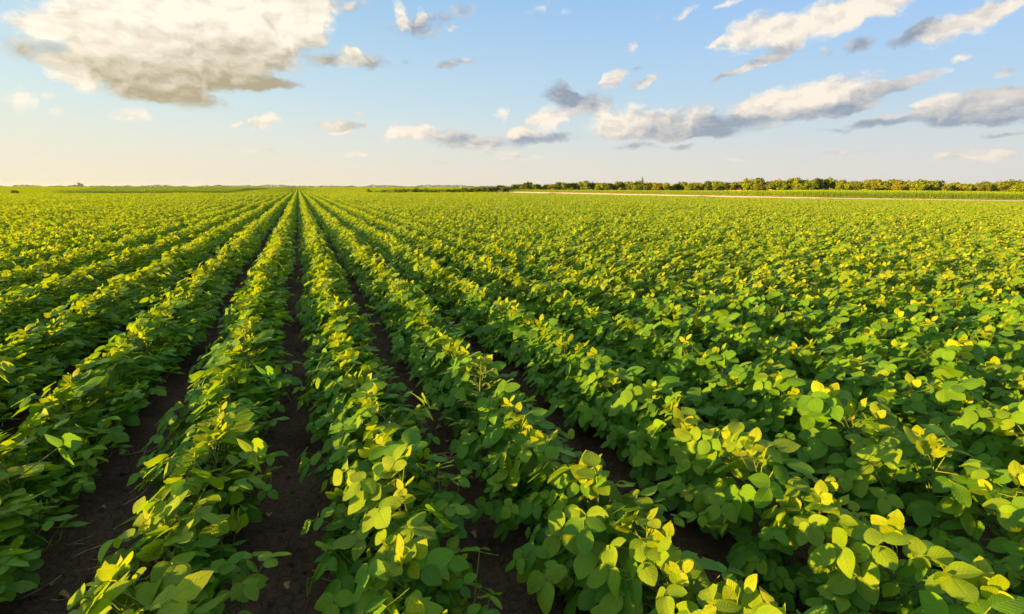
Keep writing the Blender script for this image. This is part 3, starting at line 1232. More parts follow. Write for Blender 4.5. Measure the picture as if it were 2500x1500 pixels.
for row in range(2, 62):
    s_off = BANK_W + .9 + row * .75
    dist = -40.0
    while dist < cum[-1] + 6:
        if dist < 0:
            d0 = ROAD_LINE[1] - ROAD_LINE[0]
            d0 = d0 / np.linalg.norm(d0)
            p = ROAD_LINE[0] + d0 * dist + np.array([-d0[1], d0[0]]) * s_off
            hd, f = math.atan2(d0[1], d0[0]), 0.0
        else:
            f = frac_at(min(dist, cum[-1] - .01))
            p, hd = offset_point(ROAD_LINE, f, s_off)
        x_, y_, d_ = project(np.array([[p[0], p[1], 0]]))
        if dist > 3 or row > 10:
            if -150 < x_[0] < 2750 and d_[0] > 5 and p[0] > 58:
                sc = maize_scale(f) * random.uniform(.95, 1.05)
                mp_.append((p[0], p[1], -.02))
                mt.append((0, 0, hd + math.pi * random.randrange(2)))
                ms_.append((1.05, 1.0, sc))
                mi_.append(10 + random.randrange(6))
        dist += MSEG
print('maize instances', len(mp_))
tag(instancer('maize_field', msrc, on_land(mp_), mt, ms_, mi_), 'even yellow-green field of maize behind the dirt track', 'maize field', kind='stuff')

# dry grass along both sides of the track
M_STRAW = leaf_material('dry_grass', (0.30, 0.20, 0.06), (0.42, 0.30, 0.10), (0.25, 0.26, 0.06), veins=False)
gsrc = []
for k in range(4):
    r = random.Random(30 + k)
    b = MB()
    for q in range(26):
        a = r.random() * 6.28
        x, y = r.gauss(0, .14), r.gauss(0, .14)
        L = r.uniform(.12, .34)
        o = np.array([math.cos(a), math.sin(a), 0])
        sdv = np.array([-o[1], o[0], 0]) * .008
        p0 = np.array([x, y, 0])
        p1 = p0 + o * L * .25 + np.array([0, 0, L * .75])
        p2 = p0 + o * L * .6 + np.array([0, 0, L])
        b.add([p0 - sdv, p0 + sdv, p1 + sdv, p1 - sdv, p2], [(0, 1, 2, 3), (3, 2, 4)], None, (r.random(), r.choice((0, 0, .8)), 0, 1))
    gsrc.append(b.mesh('grass_tuft_mesh', M_STRAW))
gp, gt, gs, gi_ = [], [], [], []
for dist in np.arange(.5, cum[-1], .22):
    for s_off, jit in ((BANK_W + .25, .25),):
        if random.random() < .8:
            p, hd = offset_point(ROAD_LINE, frac_at(dist), s_off + random.gauss(0, jit))
            gp.append((p[0], p[1], -.01))
            gt.append((0, 0, random.random() * 6.28))
            q = random.uniform(.7, 1.4)
            gs.append((q * 1.4, q * 1.4, q))
            gi_.append(random.randrange(4))
tag(instancer('dry_grass', gsrc, on_land(gp), gt, gs, gi_), 'dry orange grass fringe along the dirt track', 'dry grass', kind='stuff')

# ------------------------------------------------------------------ crops on the rising ground beyond the soybeans
csrc = []
for k in range(5):                                            # pieces of a tall leafy crop
    r = random.Random(90 + k)
    b = MB()
    for q in range(260):
        x, y = r.uniform(-1.5, 1.5), r.uniform(-.5, .5)
        z = r.uniform(.05, 1.0) ** .6 * .95
        a, L = r.random() * 6.28, r.uniform(.12, .26)
        o = np.array([math.cos(a), math.sin(a), r.uniform(-.5, .6)]) * L
        sdv = np.array([-math.sin(a), math.cos(a), r.uniform(-.3, .3)]) * L * .32
        p0 = np.array([x, y, z])
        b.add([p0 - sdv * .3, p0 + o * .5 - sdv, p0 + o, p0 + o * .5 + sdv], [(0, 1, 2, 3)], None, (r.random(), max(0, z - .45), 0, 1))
    csrc.append(b.mesh('tall_crop_mesh', M_CROP))
for k in range(6):                                            # pieces of far soybean rows
    csrc.append(row_piece(2600 + k, 2, 12, 3.0, False))


def px_of(X, Y):
    return project(np.column_stack([X, Y, height(X, Y) + .3]))


gx, gy = np.meshgrid(np.arange(-140, 80, 3.0), np.arange(122, 300, 1.0))
gx, gy = gx.ravel() + rng.uniform(-.6, .6, gx.size), gy.ravel()
sd_, _ = line_dist(EDGE_FINE, gx, gy)
qx, qy, qd = px_of(gx, gy)
# the tall crop fills the slope left of a curved border; its front edge runs along the soybeans
border = 560 + 95 * sstep(134, 236, gy)
front = 1.5 + 1.2 * np.sin(gx * .11) ** 2
tall = (sd_ > front) & (qx < border) & (qx > 150 + 90 * sstep(130, 188, gy)) & (gy < 255) & (qx > -100)
hp, ht, hs, hi_ = [], [], [], []
for x, y in zip(gx[tall], gy[tall]):
    hp.append((x, y, 0.0))
    ht.append((0, 0, math.pi * random.randrange(2) + random.gauss(0, .05)))
    q = random.uniform(.88, 1.1)
    hs.append((1.06, 1.1, q * (.6 if y > 212 else 1.0)))
    hi_.append(random.randrange(5))
tag(instancer('tall_crop_field', csrc[:5], on_land(hp), ht, hs, hi_), 'taller yellow-green crop on the gentle rise beyond the soybeans, left', 'crop field', kind='stuff')
hp, ht, hs, hi_ = [], [], [], []
for k in range(-190, 150):
    x = X0 + (k + .5) * ROW
    ys = np.arange(124, 325, 3.0)
    X = np.full(len(ys), x)
    s1, _ = line_dist(EDGE_FINE, X, ys)
    ax, ay, ad = px_of(X, ys)
    bd = 560 + 95 * sstep(134, 236, ys)
    lf = 150 + 90 * sstep(130, 188, ys)
    okk = (s1 > 2.0) & (((ax > bd + 4) & (ax < 1190)) | ((ax < lf - 3) & (ax > -120)) | ((ys > 255) & (ax > -120) & (ax < 1190)))
    for y in ys[okk]:
        hp.append((x, y, 0.0))
        ht.append((0, 0, random.gauss(0, .02)))
        hs.append((1.0, 1.0, random.uniform(.85, 1.05)))
        hi_.append(random.randrange(6))
print('hill crop instances', len(hp))
tag(instancer('far_soybean_rows', csrc[5:], on_land(hp), ht, hs, hi_), 'second field of soybean rows on the rise at the vanishing point', 'soybean field', kind='stuff')

# ------------------------------------------------------------------ trees
TREE_MATS = {
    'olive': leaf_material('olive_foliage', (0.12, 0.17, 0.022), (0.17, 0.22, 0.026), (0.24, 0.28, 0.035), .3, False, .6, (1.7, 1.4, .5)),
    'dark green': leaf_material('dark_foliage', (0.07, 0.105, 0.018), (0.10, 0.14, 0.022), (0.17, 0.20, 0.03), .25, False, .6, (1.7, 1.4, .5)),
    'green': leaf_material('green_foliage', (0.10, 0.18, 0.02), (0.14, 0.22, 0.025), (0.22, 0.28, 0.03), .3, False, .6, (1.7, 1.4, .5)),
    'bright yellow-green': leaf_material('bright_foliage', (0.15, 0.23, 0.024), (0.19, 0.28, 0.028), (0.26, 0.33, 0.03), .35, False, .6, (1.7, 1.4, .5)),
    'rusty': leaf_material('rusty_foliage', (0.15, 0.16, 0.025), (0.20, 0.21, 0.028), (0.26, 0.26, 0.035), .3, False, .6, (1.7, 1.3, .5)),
}
M_BARK = plain_material('bark', (0.07, 0.045, 0.03), (0.13, 0.085, 0.05), 4.0, .9)


def crown_shape(kind, seed, quads=1300, leaf=.055):
    """crown of a tree of height 1 and half-width 0.5 as many leaf clumps round its lobes"""
    r = np.random.default_rng(seed)
    lobes = []
    if kind == 'round':
        n = 11
        for i in range(n):
            a, q = r.uniform(0, 6.28), math.sqrt(r.random()) * .33
            lobes.append((q * math.cos(a), q * math.sin(a), r.uniform(.40, .84), r.uniform(.13, .22)))
        lobes.append((0, 0, .82, .17))
    elif kind == 'flat':                                       # umbrella crowns
        for i in range(13):
            a, q = r.uniform(0, 6.28), math.sqrt(r.random()) * .38
            lobes.append((q * math.cos(a), q * math.sin(a), r.uniform(.55, .86) - .25 * q, r.uniform(.11, .17)))
    elif kind == 'column':
        for i in range(12):
            z = .12 + .8 * i / 11
            w = .30 * math.sin(math.pi * min(1, .18 + .78 * z)) + .05
            lobes.append((r.uniform(-.1, .1), r.uniform(-.1, .1), z, w))
    else:                                                       # bush
        for i in range(10):
            a, q = r.uniform(0, 6.28), math.sqrt(r.random()) * .36
            lobes.append((q * math.cos(a), q * math.sin(a), r.uniform(.18, .78) * (1 - .6 * q), r.uniform(.14, .24)))
    b = MB()
    L = np.array(lobes)
    pr = L[:, 3] ** 2 / np.sum(L[:, 3] ** 2)
    tone = r.random(len(L))
    j = r.choice(len(L), quads, p=pr)
    d = r.normal(size=(quads, 3))
    d /= np.linalg.norm(d, axis=1)[:, None]
    c = L[j, :3] + d * (L[j, 3] * r.random(quads) ** .35 * r.uniform(.85, 1.12, quads))[:, None]
    c[:, 2] = np.maximum(c[:, 2], .02)
    nrm = d + r.normal(size=(quads, 3)) * .5
    nrm /= np.linalg.norm(nrm, axis=1)[:, None]
    u = np.cross(nrm, np.array([.3, .2, 1.0]))
    u /= np.linalg.norm(u, axis=1)[:, None]
    w = np.cross(nrm, u)
    sz = (leaf * r.uniform(.5, 1.15, quads))[:, None]
    V = np.stack([c - u * sz, c - w * sz * .7, c + u * sz * .9, c + w * sz * .75], axis=1).reshape(-1, 3)
    Fc = np.arange(quads * 4).reshape(-1, 4).tolist()
    T = np.zeros((quads, 4))
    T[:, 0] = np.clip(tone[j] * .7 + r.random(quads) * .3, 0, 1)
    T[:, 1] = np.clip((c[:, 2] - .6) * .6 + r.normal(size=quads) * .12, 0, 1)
    b.add(V, Fc, None, None)
    b.tint[-1] = np.repeat(T, 4, axis=0)
    return b


def trunk_mesh(kind, seed):
    r = random.Random(seed)
    b = MB()
    if kind == 'column':
        b.tube([(0, 0, -.02), (0, 0, .5), (0, 0, .95)], [.035, .022, .006], 6)
    elif kind == 'bush':
        for i in range(4):
            a = i * 1.57 + r.random()
            b.tube([(0, 0, -.03), (math.cos(a) * .12, math.sin(a) * .12, .3), (math.cos(a) * .26, math.sin(a) * .26, .62)], [.022, .016, .006], 4)
    else:
        b.tube([(0, 0, -.03), (r.uniform(-.01, .01), 0, .2), (r.uniform(-.03, .03), r.uniform(-.03, .03), .42)], [.036, .028, .022], 6)
        for i in range(6):
            a = i * 1.05 + r.random() * .5
            o = (math.cos(a), math.sin(a))
            q = r.uniform(.2, .34)
            b.tube([(0, 0, .36), (o[0] * q * .5, o[1] * q * .5, .54), (o[0] * q, o[1] * q, r.uniform(.66, .82))], [.020, .012, .005], 4)
    return b.mesh('trunk', M_BARK, attrs=False)


KINDS = {'round': 5, 'flat': 4, 'column': 1, 'bush': 4}
CROWN = {}
TRUNK = {}
for kd, n in KINDS.items():
    for j in range(n):
        cb = crown_shape(kd, 40 + j, 1500 if kd in ('round', 'flat') else 900, .05 if kd != 'column' else .06)
        base_mesh = cb.mesh('crown', TREE_MATS['olive'], smooth=False)
        TRUNK[kd, j] = trunk_mesh(kd, 60 + j)
        for cn, mt_ in TREE_MATS.items():
            me = base_mesh.copy()
            me.materials[0] = mt_
            CROWN[kd, j, cn] = me


def plant_tree(name, kind, colour, x, y, z, hgt, width, label, category, group, seed):
    r = random.Random(seed)
    j = r.randrange(KINDS[kind])
    root = add_obj(name, None)
    root.empty_display_size = .5
    root.matrix_basis = Matrix.Translation((x, y, z)) @ Matrix.Rotation(r.random() * 6.28, 4, 'Z') @ Matrix.Diagonal((width, width, hgt, 1))
    tag(root, label, category, group)
    add_obj('trunk', TRUNK[kind, j], root)
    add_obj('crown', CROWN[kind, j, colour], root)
    return root


def ray_ground(xpx, dist):
    """point on the land straight along the bearing of xpx at a depth dist"""
    v = view_ray(xpx, 458)
    t = dist / float(v @ FW)
    return float(v[0] * t), float(v[1] * t)


def z_for(ypx, x, y):
    """height above the datum that shows at ypx for something at x, y"""
    lo, hi_ = -20.0, 400.0
    for _ in range(50):
        m = (lo + hi_) / 2
        if project(np.array([[x, y, m]]))[1][0] > ypx:
            lo = m
        else:
            hi_ = m
    return lo


# the tree line on the right: bearing, top and half-width as seen, colour, depth behind the field edge, form
TREES = [
    (1221, 455, 11, 'dark green', 8, 'round'), (1253, 453, 11, 'green', 16, 'round'), (1275, 452, 9, 'olive', 30, 'round'), (1289, 446, 9, 'dark green', 40, 'round'), (1312, 452, 12, 'green', 26, 'round'),
    (1339, 452, 12, 'olive', 34, 'round'), (1352, 454, 10, 'rusty', 30, 'round'), (1366, 447, 12, 'olive', 42, 'round'), (1384, 449, 11, 'bright yellow-green', 34, 'round'), (1398, 448, 10, 'dark green', 38, 'round'),
    (1414, 446, 12, 'olive', 44, 'flat'), (1427, 444, 10, 'olive', 50, 'round'), (1437, 447, 13, 'green', 36, 'round'), (1466, 447, 14, 'dark green', 44, 'flat'), (1467, 451, 10, 'bright yellow-green', 28, 'round'),
    (1483, 450, 11, 'dark green', 34, 'round'), (1499, 446, 13, 'olive', 46, 'flat'), (1518, 446, 13, 'dark green', 40, 'round'), (1516, 455, 9, 'green', 26, 'bush'), (1534, 445, 11, 'olive', 48, 'round'), (1552, 444, 9, 'olive', 52, 'round'),
    (1567, 437.5, 4.5, 'dark green', 58, 'column'), (1552, 454, 8, 'bright yellow-green', 26, 'round'), (1571, 449, 12, 'dark green', 36, 'round'), (1587, 448, 13, 'olive', 44, 'round'), (1609, 449, 11, 'rusty', 38, 'round'),
    (1627, 448, 13, 'olive', 36, 'round'), (1651, 450, 12, 'olive', 44, 'round'), (1667, 446, 11, 'olive', 46, 'round'), (1684, 449, 11, 'bright yellow-green', 36, 'round'), (1699, 448, 10, 'rusty', 42, 'round'), (1711, 451, 9, 'olive', 38, 'round'),
    (1737, 441.5, 15, 'dark green', 48, 'flat'), (1731, 453, 9, 'dark green', 30, 'round'), (1750, 445, 11, 'bright yellow-green', 38, 'round'), (1763, 450, 11, 'dark green', 34, 'round'), (1782, 443, 15, 'olive', 46, 'flat'), (1801, 445, 13, 'olive', 44, 'round'),
    (1820, 437, 13, 'olive', 52, 'round'), (1822, 446, 13, 'bright yellow-green', 36, 'flat'), (1844, 441, 12, 'olive', 46, 'round'), (1851, 436, 11, 'dark green', 54, 'round'), (1852, 450, 9, 'rusty', 30, 'round'),
    (1869, 441, 16, 'olive', 48, 'flat'), (1867, 450, 20, 'olive', 32, 'flat'), (1893, 442, 13, 'olive', 48, 'round'), (1902, 445, 12, 'green', 40, 'round'), (1905, 455.5, 7, 'bright yellow-green', 26, 'bush'), (1923, 453, 10, 'dark green', 28, 'round'),
    (1928, 437, 18, 'olive', 50, 'round'), (1947, 439, 13, 'olive', 46, 'round'), (1949, 452, 8, 'bright yellow-green', 27, 'round'), (1968, 448, 13, 'green', 34, 'round'), (1974, 435.5, 16, 'olive', 52, 'flat'), (1995, 437, 16, 'dark green', 46, 'round'),
    (2011, 434.5, 16, 'olive', 54, 'flat'), (2043, 437, 17, 'olive', 48, 'flat'), (2032, 457, 9, 'bright yellow-green', 26, 'bush'), (2053, 451, 13, 'bright yellow-green', 32, 'round'), (2067, 448, 12, 'bright yellow-green', 38, 'round'), (2083, 441, 16, 'olive', 46, 'flat'),
    (2096, 450, 20, 'olive', 32, 'round'), (2112, 441, 16, 'olive', 48, 'flat'), (2133, 439, 17, 'olive', 46, 'round'), (2147, 445, 16, 'olive', 36, 'round'), (2171, 438.5, 16, 'dark green', 50, 'flat'), (2184, 440, 16, 'olive', 44, 'round'),
    (2192, 450, 14, 'rusty', 32, 'round'), (2208, 440, 15, 'olive', 48, 'flat'), (2224, 446, 13, 'olive', 38, 'round'), (2240, 450, 12, 'bright yellow-green', 30, 'round'), (2262, 439, 19, 'olive', 46, 'flat'), (2267, 449, 16, 'olive', 32, 'round'),
    (2291, 447, 16, 'olive', 40, 'flat'), (2320, 446, 17, 'olive', 42, 'flat'), (2355, 448, 16, 'olive', 38, 'flat'), (2384, 448, 16, 'olive', 42, 'flat'), (2403, 452, 11, 'dark green', 32, 'round'), (2426, 441, 19, 'olive', 44, 'flat'),
    (2464, 440, 21, 'olive', 42, 'round'), (2496, 442, 17, 'olive', 40, 'flat'), (2480, 453, 16, 'bright yellow-green', 30, 'round'), (2448, 453, 16, 'olive', 32, 'round'), (2540, 440, 20, 'olive', 44, 'round'),
]
tt = sorted((t[0], t[1]) for t in TREES if t[5] != 'column')
for q in range(46):                                             # a second rank that closes the gaps
    tx = 1208 + q * 29 + (q * 37 % 11)
    env = min(t[1] for t in tt if abs(t[0] - tx) < 26)
    TREES.append((tx, env + 3.5 + (q * 53 % 40) / 10, 15, ('olive', 'dark green', 'olive', 'green')[q % 4], 60 + q * 13 % 17, 'round'))
rx_, ry_, rd_ = project(np.column_stack([ROAD_LINE, height(ROAD_LINE[:, 0], ROAD_LINE[:, 1])]))
order_from_right = {i: n for n, i in enumerate(sorted(range(len(TREES)), key=lambda i: -TREES[i][0]))}


FORM = {'round': 'round-crowned', 'flat': 'broad flat-crowned', 'column': 'slender columnar', 'bush': 'low bushy'}
for i, (tx, ty, hw, colour, back, form) in enumerate(TREES):
    depth = float(np.interp(tx, rx_, rd_)) + back
    x, y = ray_ground(tx, depth)
    g = float(height(x, y))
    hgt = z_for(ty - 2.8, x, y) - g
    width = hw * 2 * depth / 1250 * 1.6
    label = '%s %s tree behind the maize, %s from the right' % (FORM[form], colour, ordinal(order_from_right[i] + 1))
    if form == 'column':
        label = 'slender dark poplar standing above the tree line'
    plant_tree('poplar_tree' if form == 'column' else 'tree', form, colour, x, y, g, hgt, width, label, 'tree', 'trees behind the maize field', 300 + i)

# bushes along the far edge of the soybeans, between the vanishing point and the tree line
BUSHES = [
    (903, 460, 6, 'dark green'), (923, 463, 8, 'green'), (941, 463, 8, 'dark green'), (963, 459, 6, 'green'), (979, 461, 8, 'dark green'), (989, 458.5, 4, 'dark green'), (1000, 461, 8, 'green'), (1016, 457, 7, 'dark green'),
    (1026, 460, 8, 'dark green'), (1041, 458, 6, 'green'), (1057, 461, 9, 'dark green'), (1075, 460, 7, 'bright yellow-green'), (1092, 460, 9, 'dark green'), (1102, 458, 6, 'green'), (1115, 460, 8, 'dark green'), (1133, 455.5, 7, 'dark green'),
    (1146, 456, 8, 'dark green'), (1162, 456, 9, 'green'), (1183, 454, 10, 'dark green'), (1199, 457, 8, 'dark green'), (1213, 457, 8, 'green'), (1228, 455, 8, 'dark green'), (1240, 454, 10, 'dark green'), (952, 464, 6, 'bright yellow-green'), (1066, 464, 7, 'dark green'),
]
ex_, ey_, ed_ = project(np.column_stack([EDGE_FINE, base_height(EDGE_FINE[:, 0], EDGE_FINE[:, 1])]))
srt = np.argsort(ex_)
for i, (tx, ty, hw, colour) in enumerate(sorted(BUSHES)):
    depth = float(np.interp(tx, ex_[srt], ed_[srt])) + 4 + (i * 7 % 5)
    x, y = ray_ground(tx, depth)
    g = float(height(x, y))
    hgt = max(.7, z_for(ty - 1.8, x, y) - g)
    plant_tree('bush', 'bush', colour, x, y, g, hgt, hw * 3.0 * depth / 1250, 'low %s bush of the far hedge, %s from its left end' % (colour, ordinal(i + 1)), 'bush', 'bushes of the far hedge', 800 + i)
for (tx, ty, hw, lab) in ((33, 461, 9, 'small dark bush at the field edge near the left border'), (448, 466, 6, 'small dark bush in front of the taller crop')):
    depth = float(np.interp(tx, ex_[srt], ed_[srt])) + 1.2
    x, y = ray_ground(tx, depth)
    g = float(height(x, y))
    plant_tree('bush', 'bush', 'dark green', x, y, g, z_for(ty, x, y) - g, hw * 2.2 * depth / 1250, lab, 'bush', None, int(tx))

# ------------------------------------------------------------------ the far skyline
def far_point(xpx, depth):
    x, y = ray_ground(xpx, depth)
    return x, y, float(height(x, y))


FAR_TREES = [
    (124, 455.6, 3.5, 1900), (176, 454.2, 3.5, 2100), (183, 453.6, 3.5, 2150), (208, 453.8, 3.6, 2100), (234, 455, 4.5, 2000), (250, 454.6, 5, 2000), (266, 454.6, 7, 2050), (334, 455.4, 4, 1900), (367, 456, 3, 1900),
    (447, 453.2, 2, 1500), (494, 453.8, 3, 1700), (550, 455.4, 1.6, 1700), (561, 454.8, 1.2, 1700), (565, 455.6, 1.2, 1700), (696, 455.4, 3, 1300), (733, 455.2, 3, 1300), (754, 455.2, 2.6, 1300), (803, 456, 3, 1400), (812, 456, 3, 1400),
    (882, 456, 4, 1300), (949, 455.8, 8, 1200), (972, 455.2, 5, 1200), (1015, 455.6, 7, 1200), (1063, 454.4, 4.5, 1100), (1108, 455.4, 3, 1100), (1117, 454.8, 2, 1100), (62, 456.2, 4, 2000), (308, 456, 4, 1900), (620, 456, 3, 1600), (660, 456.2, 4, 1600), (1035, 456, 5, 1150),
]
for i, (tx, ty, hw, depth) in enumerate(sorted(FAR_TREES)):
    x, y, g = far_point(tx, depth)
    plant_tree('distant_tree', 'bush' if hw > 2.2 else 'round', 'green' if i % 3 else 'dark green', x, y, g - .6, z_for(ty, x, y) - g + .6, hw * 2.2 * depth / 1250,
               'small hazy tree on the far skyline, %s from the left' % ordinal(i + 1), 'tree', 'hazy trees on the far skyline', 1500 + i)

M_FARWOOD = plain_material('far_woods', (0.025, 0.050, 0.035), (0.040, 0.072, 0.045), .02, .95)
b = MB()                                                       # the low continuous line of woods and scrub
r = np.random.default_rng(77)
n = 13000
tx = r.uniform(-120, 1215, n)
dep_ = r.uniform(1500, 2300, n)
ray = FW[None, :] + RT[None, :] * ((tx - 1250) / 1250)[:, None] + UP[None, :] * ((750 - 458) / 1250)
c = ray * dep_[:, None]
top = 3.0 + 10.0 * value_noise(tx + 400, 0 * tx, 17.0, 5) * value_noise(tx + 400, 0 * tx, 60.0, 6)
c[:, 2] = 1.0 + r.random(n) * top
a_ = r.uniform(0, 6.28, n)
nn = np.column_stack([np.cos(a_), np.sin(a_), r.uniform(-.3, .9, n)])
nn /= np.linalg.norm(nn, axis=1)[:, None]
u = np.cross(nn, np.array([0, 0, 1.0]))
u /= np.linalg.norm(u, axis=1)[:, None]
w = np.cross(nn, u)
sz = r.uniform(.7, 1.6, n)[:, None]
V = np.stack([c - u * sz, c - w * sz * .8, c + u * sz, c + w * sz * .8], axis=1).reshape(-1, 3)
b.add(V, np.arange(n * 4).reshape(-1, 4).tolist())
T = np.zeros((n, 4))
T[:, 0] = r.random(n)
b.tint[-1] = np.repeat(T, 4, axis=0)
tag(add_obj('distant_woods', b.mesh('distant_woods', M_FARWOOD, smooth=False)), 'low hazy line of woods along the horizon', 'woods', kind='stuff')

M_CONCRETE = plain_material('concrete', (0.34, 0.33, 0.31), (0.46, 0.45, 0.42), .15, .85)
M_ROOF = plain_material('grey_roof', (0.20, 0.17, 0.15), (0.28, 0.24, 0.21), .3, .8)
M_DARKGLASS = plain_material('window_glass', (0.03, 0.035, 0.04), (0.05, 0.055, 0.06), 1.0, .15, spec=.5)
M_WHITEWALL = plain_material('white_wall', (0.62, 0.60, 0.56), (0.74, 0.72, 0.68), .5, .85)
M_TERRA = plain_material('terracotta', (0.42, 0.15, 0.06), (0.52, 0.21, 0.09), .8, .85)
M_STEEL = plain_material('grey_steel', (0.16, 0.16, 0.16), (0.24, 0.24, 0.24), 1.0, .6)
M_WOOD = plain_material('weathered_wood', (0.15, 0.11, 0.08), (0.24, 0.18, 0.13), 2.0, .9)


def part(name, parent, mat, fill, smooth=False):
    m = MB()
    fill(m)
    return add_obj(name, m.mesh(name, mat, smooth=smooth, attrs=False), parent)


def root_at(name, x, y, z, rz):
    o = add_obj(name, None)
    o.location = (x, y, z)
    o.rotation_euler = (0, 0, rz)
    return o


def gable(m, w, d, z0, z1, over=.3):
    w2, d2 = w / 2 + over, d / 2 + over
    m.add([(-w2, -d2, z0), (w2, -d2, z0), (w2, d2, z0), (-w2, d2, z0), (-w2, 0, z1), (w2, 0, z1)],
          [(0, 1, 5, 4), (2, 3, 4, 5), (0, 4, 3), (1, 2, 5), (3, 2, 1, 0)])


# grain elevator: a head house tower and a bank of silos
x, y, g = far_point(198, 2300)
u = 2300 / 1250.0                                              # metres per pixel of the photograph at that depth
gz = g - 1
el_ = root_at('grain_elevator', x, y, gz, -YAW + R(25))
top_t, top_s = z_for(446.8, x, y) - gz, z_for(450.4, x, y) - gz
part('tower', el_, M_CONCRETE, lambda m: m.box((-3.1 * u, 0, top_t / 2), (4.4 * u, 4.4 * u, top_t)))
part('tower_roof', el_, M_ROOF, lambda m: m.box((-3.1 * u, 0, top_t + .4), (4.9 * u, 4.9 * u, .8)))
for q in range(3):
    for sgn in (-1, 1):
        part('silo', el_, M_CONCRETE, lambda m: m.tube([(q * 2.0 * u + .3 * u, sgn * 1.1 * u, 0), (q * 2.0 * u + .3 * u, sgn * 1.1 * u, top_s)], [1.08 * u, 1.08 * u], 16), True)
part('gallery', el_, M_CONCRETE, lambda m: m.box((2.2 * u, 0, top_s + .9), (6.0 * u, 2.0 * u, 1.8)))
part('gallery_roof', el_, M_ROOF, lambda m: m.box((2.2 * u, 0, top_s + 2.0), (6.4 * u, 2.4 * u, .4)))
for q in range(5):
    part('window', el_, M_DARKGLASS, lambda m: m.box((-3.1 * u, -2.2 * u - .02, top_t - 3 - q * 3.4), (1.6, .1, 1.4)))
part('mast', el_, M_STEEL, lambda m: m.tube([(-3.1 * u, 0, top_t), (-3.1 * u, 0, top_t + 6)], [.22, .12], 5))
tag(el_, 'tall grey concrete grain elevator on the skyline at far left', 'grain elevator')

x, y, g = far_point(158, 2300)
wh = root_at('warehouse', x, y, g - 1, -YAW + R(20))
part('wall', wh, M_WHITEWALL, lambda m: m.box((0, 0, 2.6), (24 * u, 14, 5.2)))
part('roof', wh, M_ROOF, lambda m: gable(m, 24 * u, 14, 5.2, 7.4))
for q in range(6):
    part('door', wh, M_STEEL, lambda m: m.box((-18 + q * 7.2, -7.04, 2.0), (3.2, .1, 3.6)))
tag(wh, 'long low white warehouse left of the grain elevator', 'warehouse')

# church with two spires
x, y, g = far_point(531, 2100)
u = 2100 / 1250.0
ch = root_at('church', x, y, g - 1, -YAW + R(17))
zt = z_for(449.8, x, y) - g + 1
part('nave', ch, M_WHITEWALL, lambda m: m.box((3 * u, 6, 4), (11 * u, 12, 8)))
part('nave_roof', ch, M_ROOF, lambda m: (lambda mm: mm.add(np.array([(-5.7 * u, -6.5, 8), (5.7 * u, -6.5, 8), (5.7 * u, 6.5, 8), (-5.7 * u, 6.5, 8), (-5.7 * u, 0, 11), (5.7 * u, 0, 11)]) + np.array([3 * u, 6, 0]), [(0, 1, 5, 4), (2, 3, 4, 5), (0, 4, 3), (1, 2, 5), (3, 2, 1, 0)]))(m))
for sx in (-4.6, 4.6):
    tw = part('tower', ch, M_WHITEWALL, lambda m: m.box((sx * u, -2, zt * .32), (2.6, 2.6, zt * .64)))
    part('spire', tw, M_ROOF, lambda m: m.tube([(sx * u, -2, zt * .64), (sx * u, -2, zt * .72), (sx * u, -2, zt)], [1.9, 1.2, .12], 8))
    part('window', tw, M_DARKGLASS, lambda m: m.box((sx * u, -3.32, zt * .55), (.8, .08, 1.8)))
tag(ch, 'hazy church with two slim spires on the skyline', 'church')

# masts and poles that stand out against the sky
for (tx, ty, depth, lab) in ((155, 450.8, 2200, 'thin mast above the white warehouse on the left skyline'), (184.5, 447.8, 2200, 'left one of two thin masts beside the grain elevator'), (187.5, 448, 2200, 'right one of two thin masts beside the grain elevator'),
                             (412, 450.4, 1600, 'thin mast alone on the skyline left of the church'), (588, 453.2, 1600, 'short mast on the skyline right of the church'), (676, 453.6, 1600, 'thin mast just left of the vanishing point'),
                             (838, 451.2, 1300, 'thin mast on the skyline right of the vanishing point'), (958, 454.4, 1300, 'short pole among the hazy trees above the far hedge')):
    x, y, g = far_point(tx, depth)
    hgt = z_for(ty, x, y) - g + 1
    mast = root_at('mast', x, y, g - 1, random.random())
    part('pole', mast, M_STEEL, lambda m: m.tube([(0, 0, 0), (0, 0, hgt * .6), (0, 0, hgt)], [.55, .45, .3], 6), True)
    part('crossarm', mast, M_STEEL, lambda m: m.box((0, 0, hgt * .88), (2.6, .3, .3)))
    tag(mast, lab, 'mast', 'masts on the far skyline')

# things among the trees on the right
x, y = ray_ground(1446, float(np.interp(1446, rx_, rd_)) + 64)
g = float(height(x, y))
hgt = z_for(442.4, x, y) - g
pl_ = root_at('utility_pole', x, y, g, .4)
part('pole', pl_, M_WOOD, lambda m: m.tube([(0, 0, -.2), (0, 0, hgt)], [.16, .10], 7), True)
part('crossarm', pl_, M_WOOD, lambda m: m.box((0, -.16, hgt - .4), (1.3, .10, .12)))
for q in (-.55, 0, .55):
    part('insulator', pl_, M_WHITEWALL, lambda m: m.tube([(q, -.16, hgt - .34), (q, -.16, hgt - .18)], [.04, .03], 6), True)
tag(pl_, 'wooden utility pole rising behind the tree line', 'utility pole')
x, y = ray_ground(2307, float(np.interp(2307, rx_, rd_)) + 75)
g = float(height(x, y))
hgt = z_for(442.6, x, y) - g
st = root_at('church_steeple', x, y, g, .3)
part('tower', st, M_WHITEWALL, lambda m: m.box((0, 0, hgt * .36), (.9, .9, hgt * .72)))
part('spire', st, M_ROOF, lambda m: m.tube([(0, 0, hgt * .72), (0, 0, hgt * .80), (0, 0, hgt * .97)], [.62, .34, .03], 8))
part('cross', st, M_STEEL, lambda m: (m.box((0, 0, hgt * .985), (.05, .05, hgt * .03)), m.box((0, 0, hgt * .987), (.2, .049, .05))))
tag(st, 'small dark steeple peeking above the trees on the right', 'steeple')


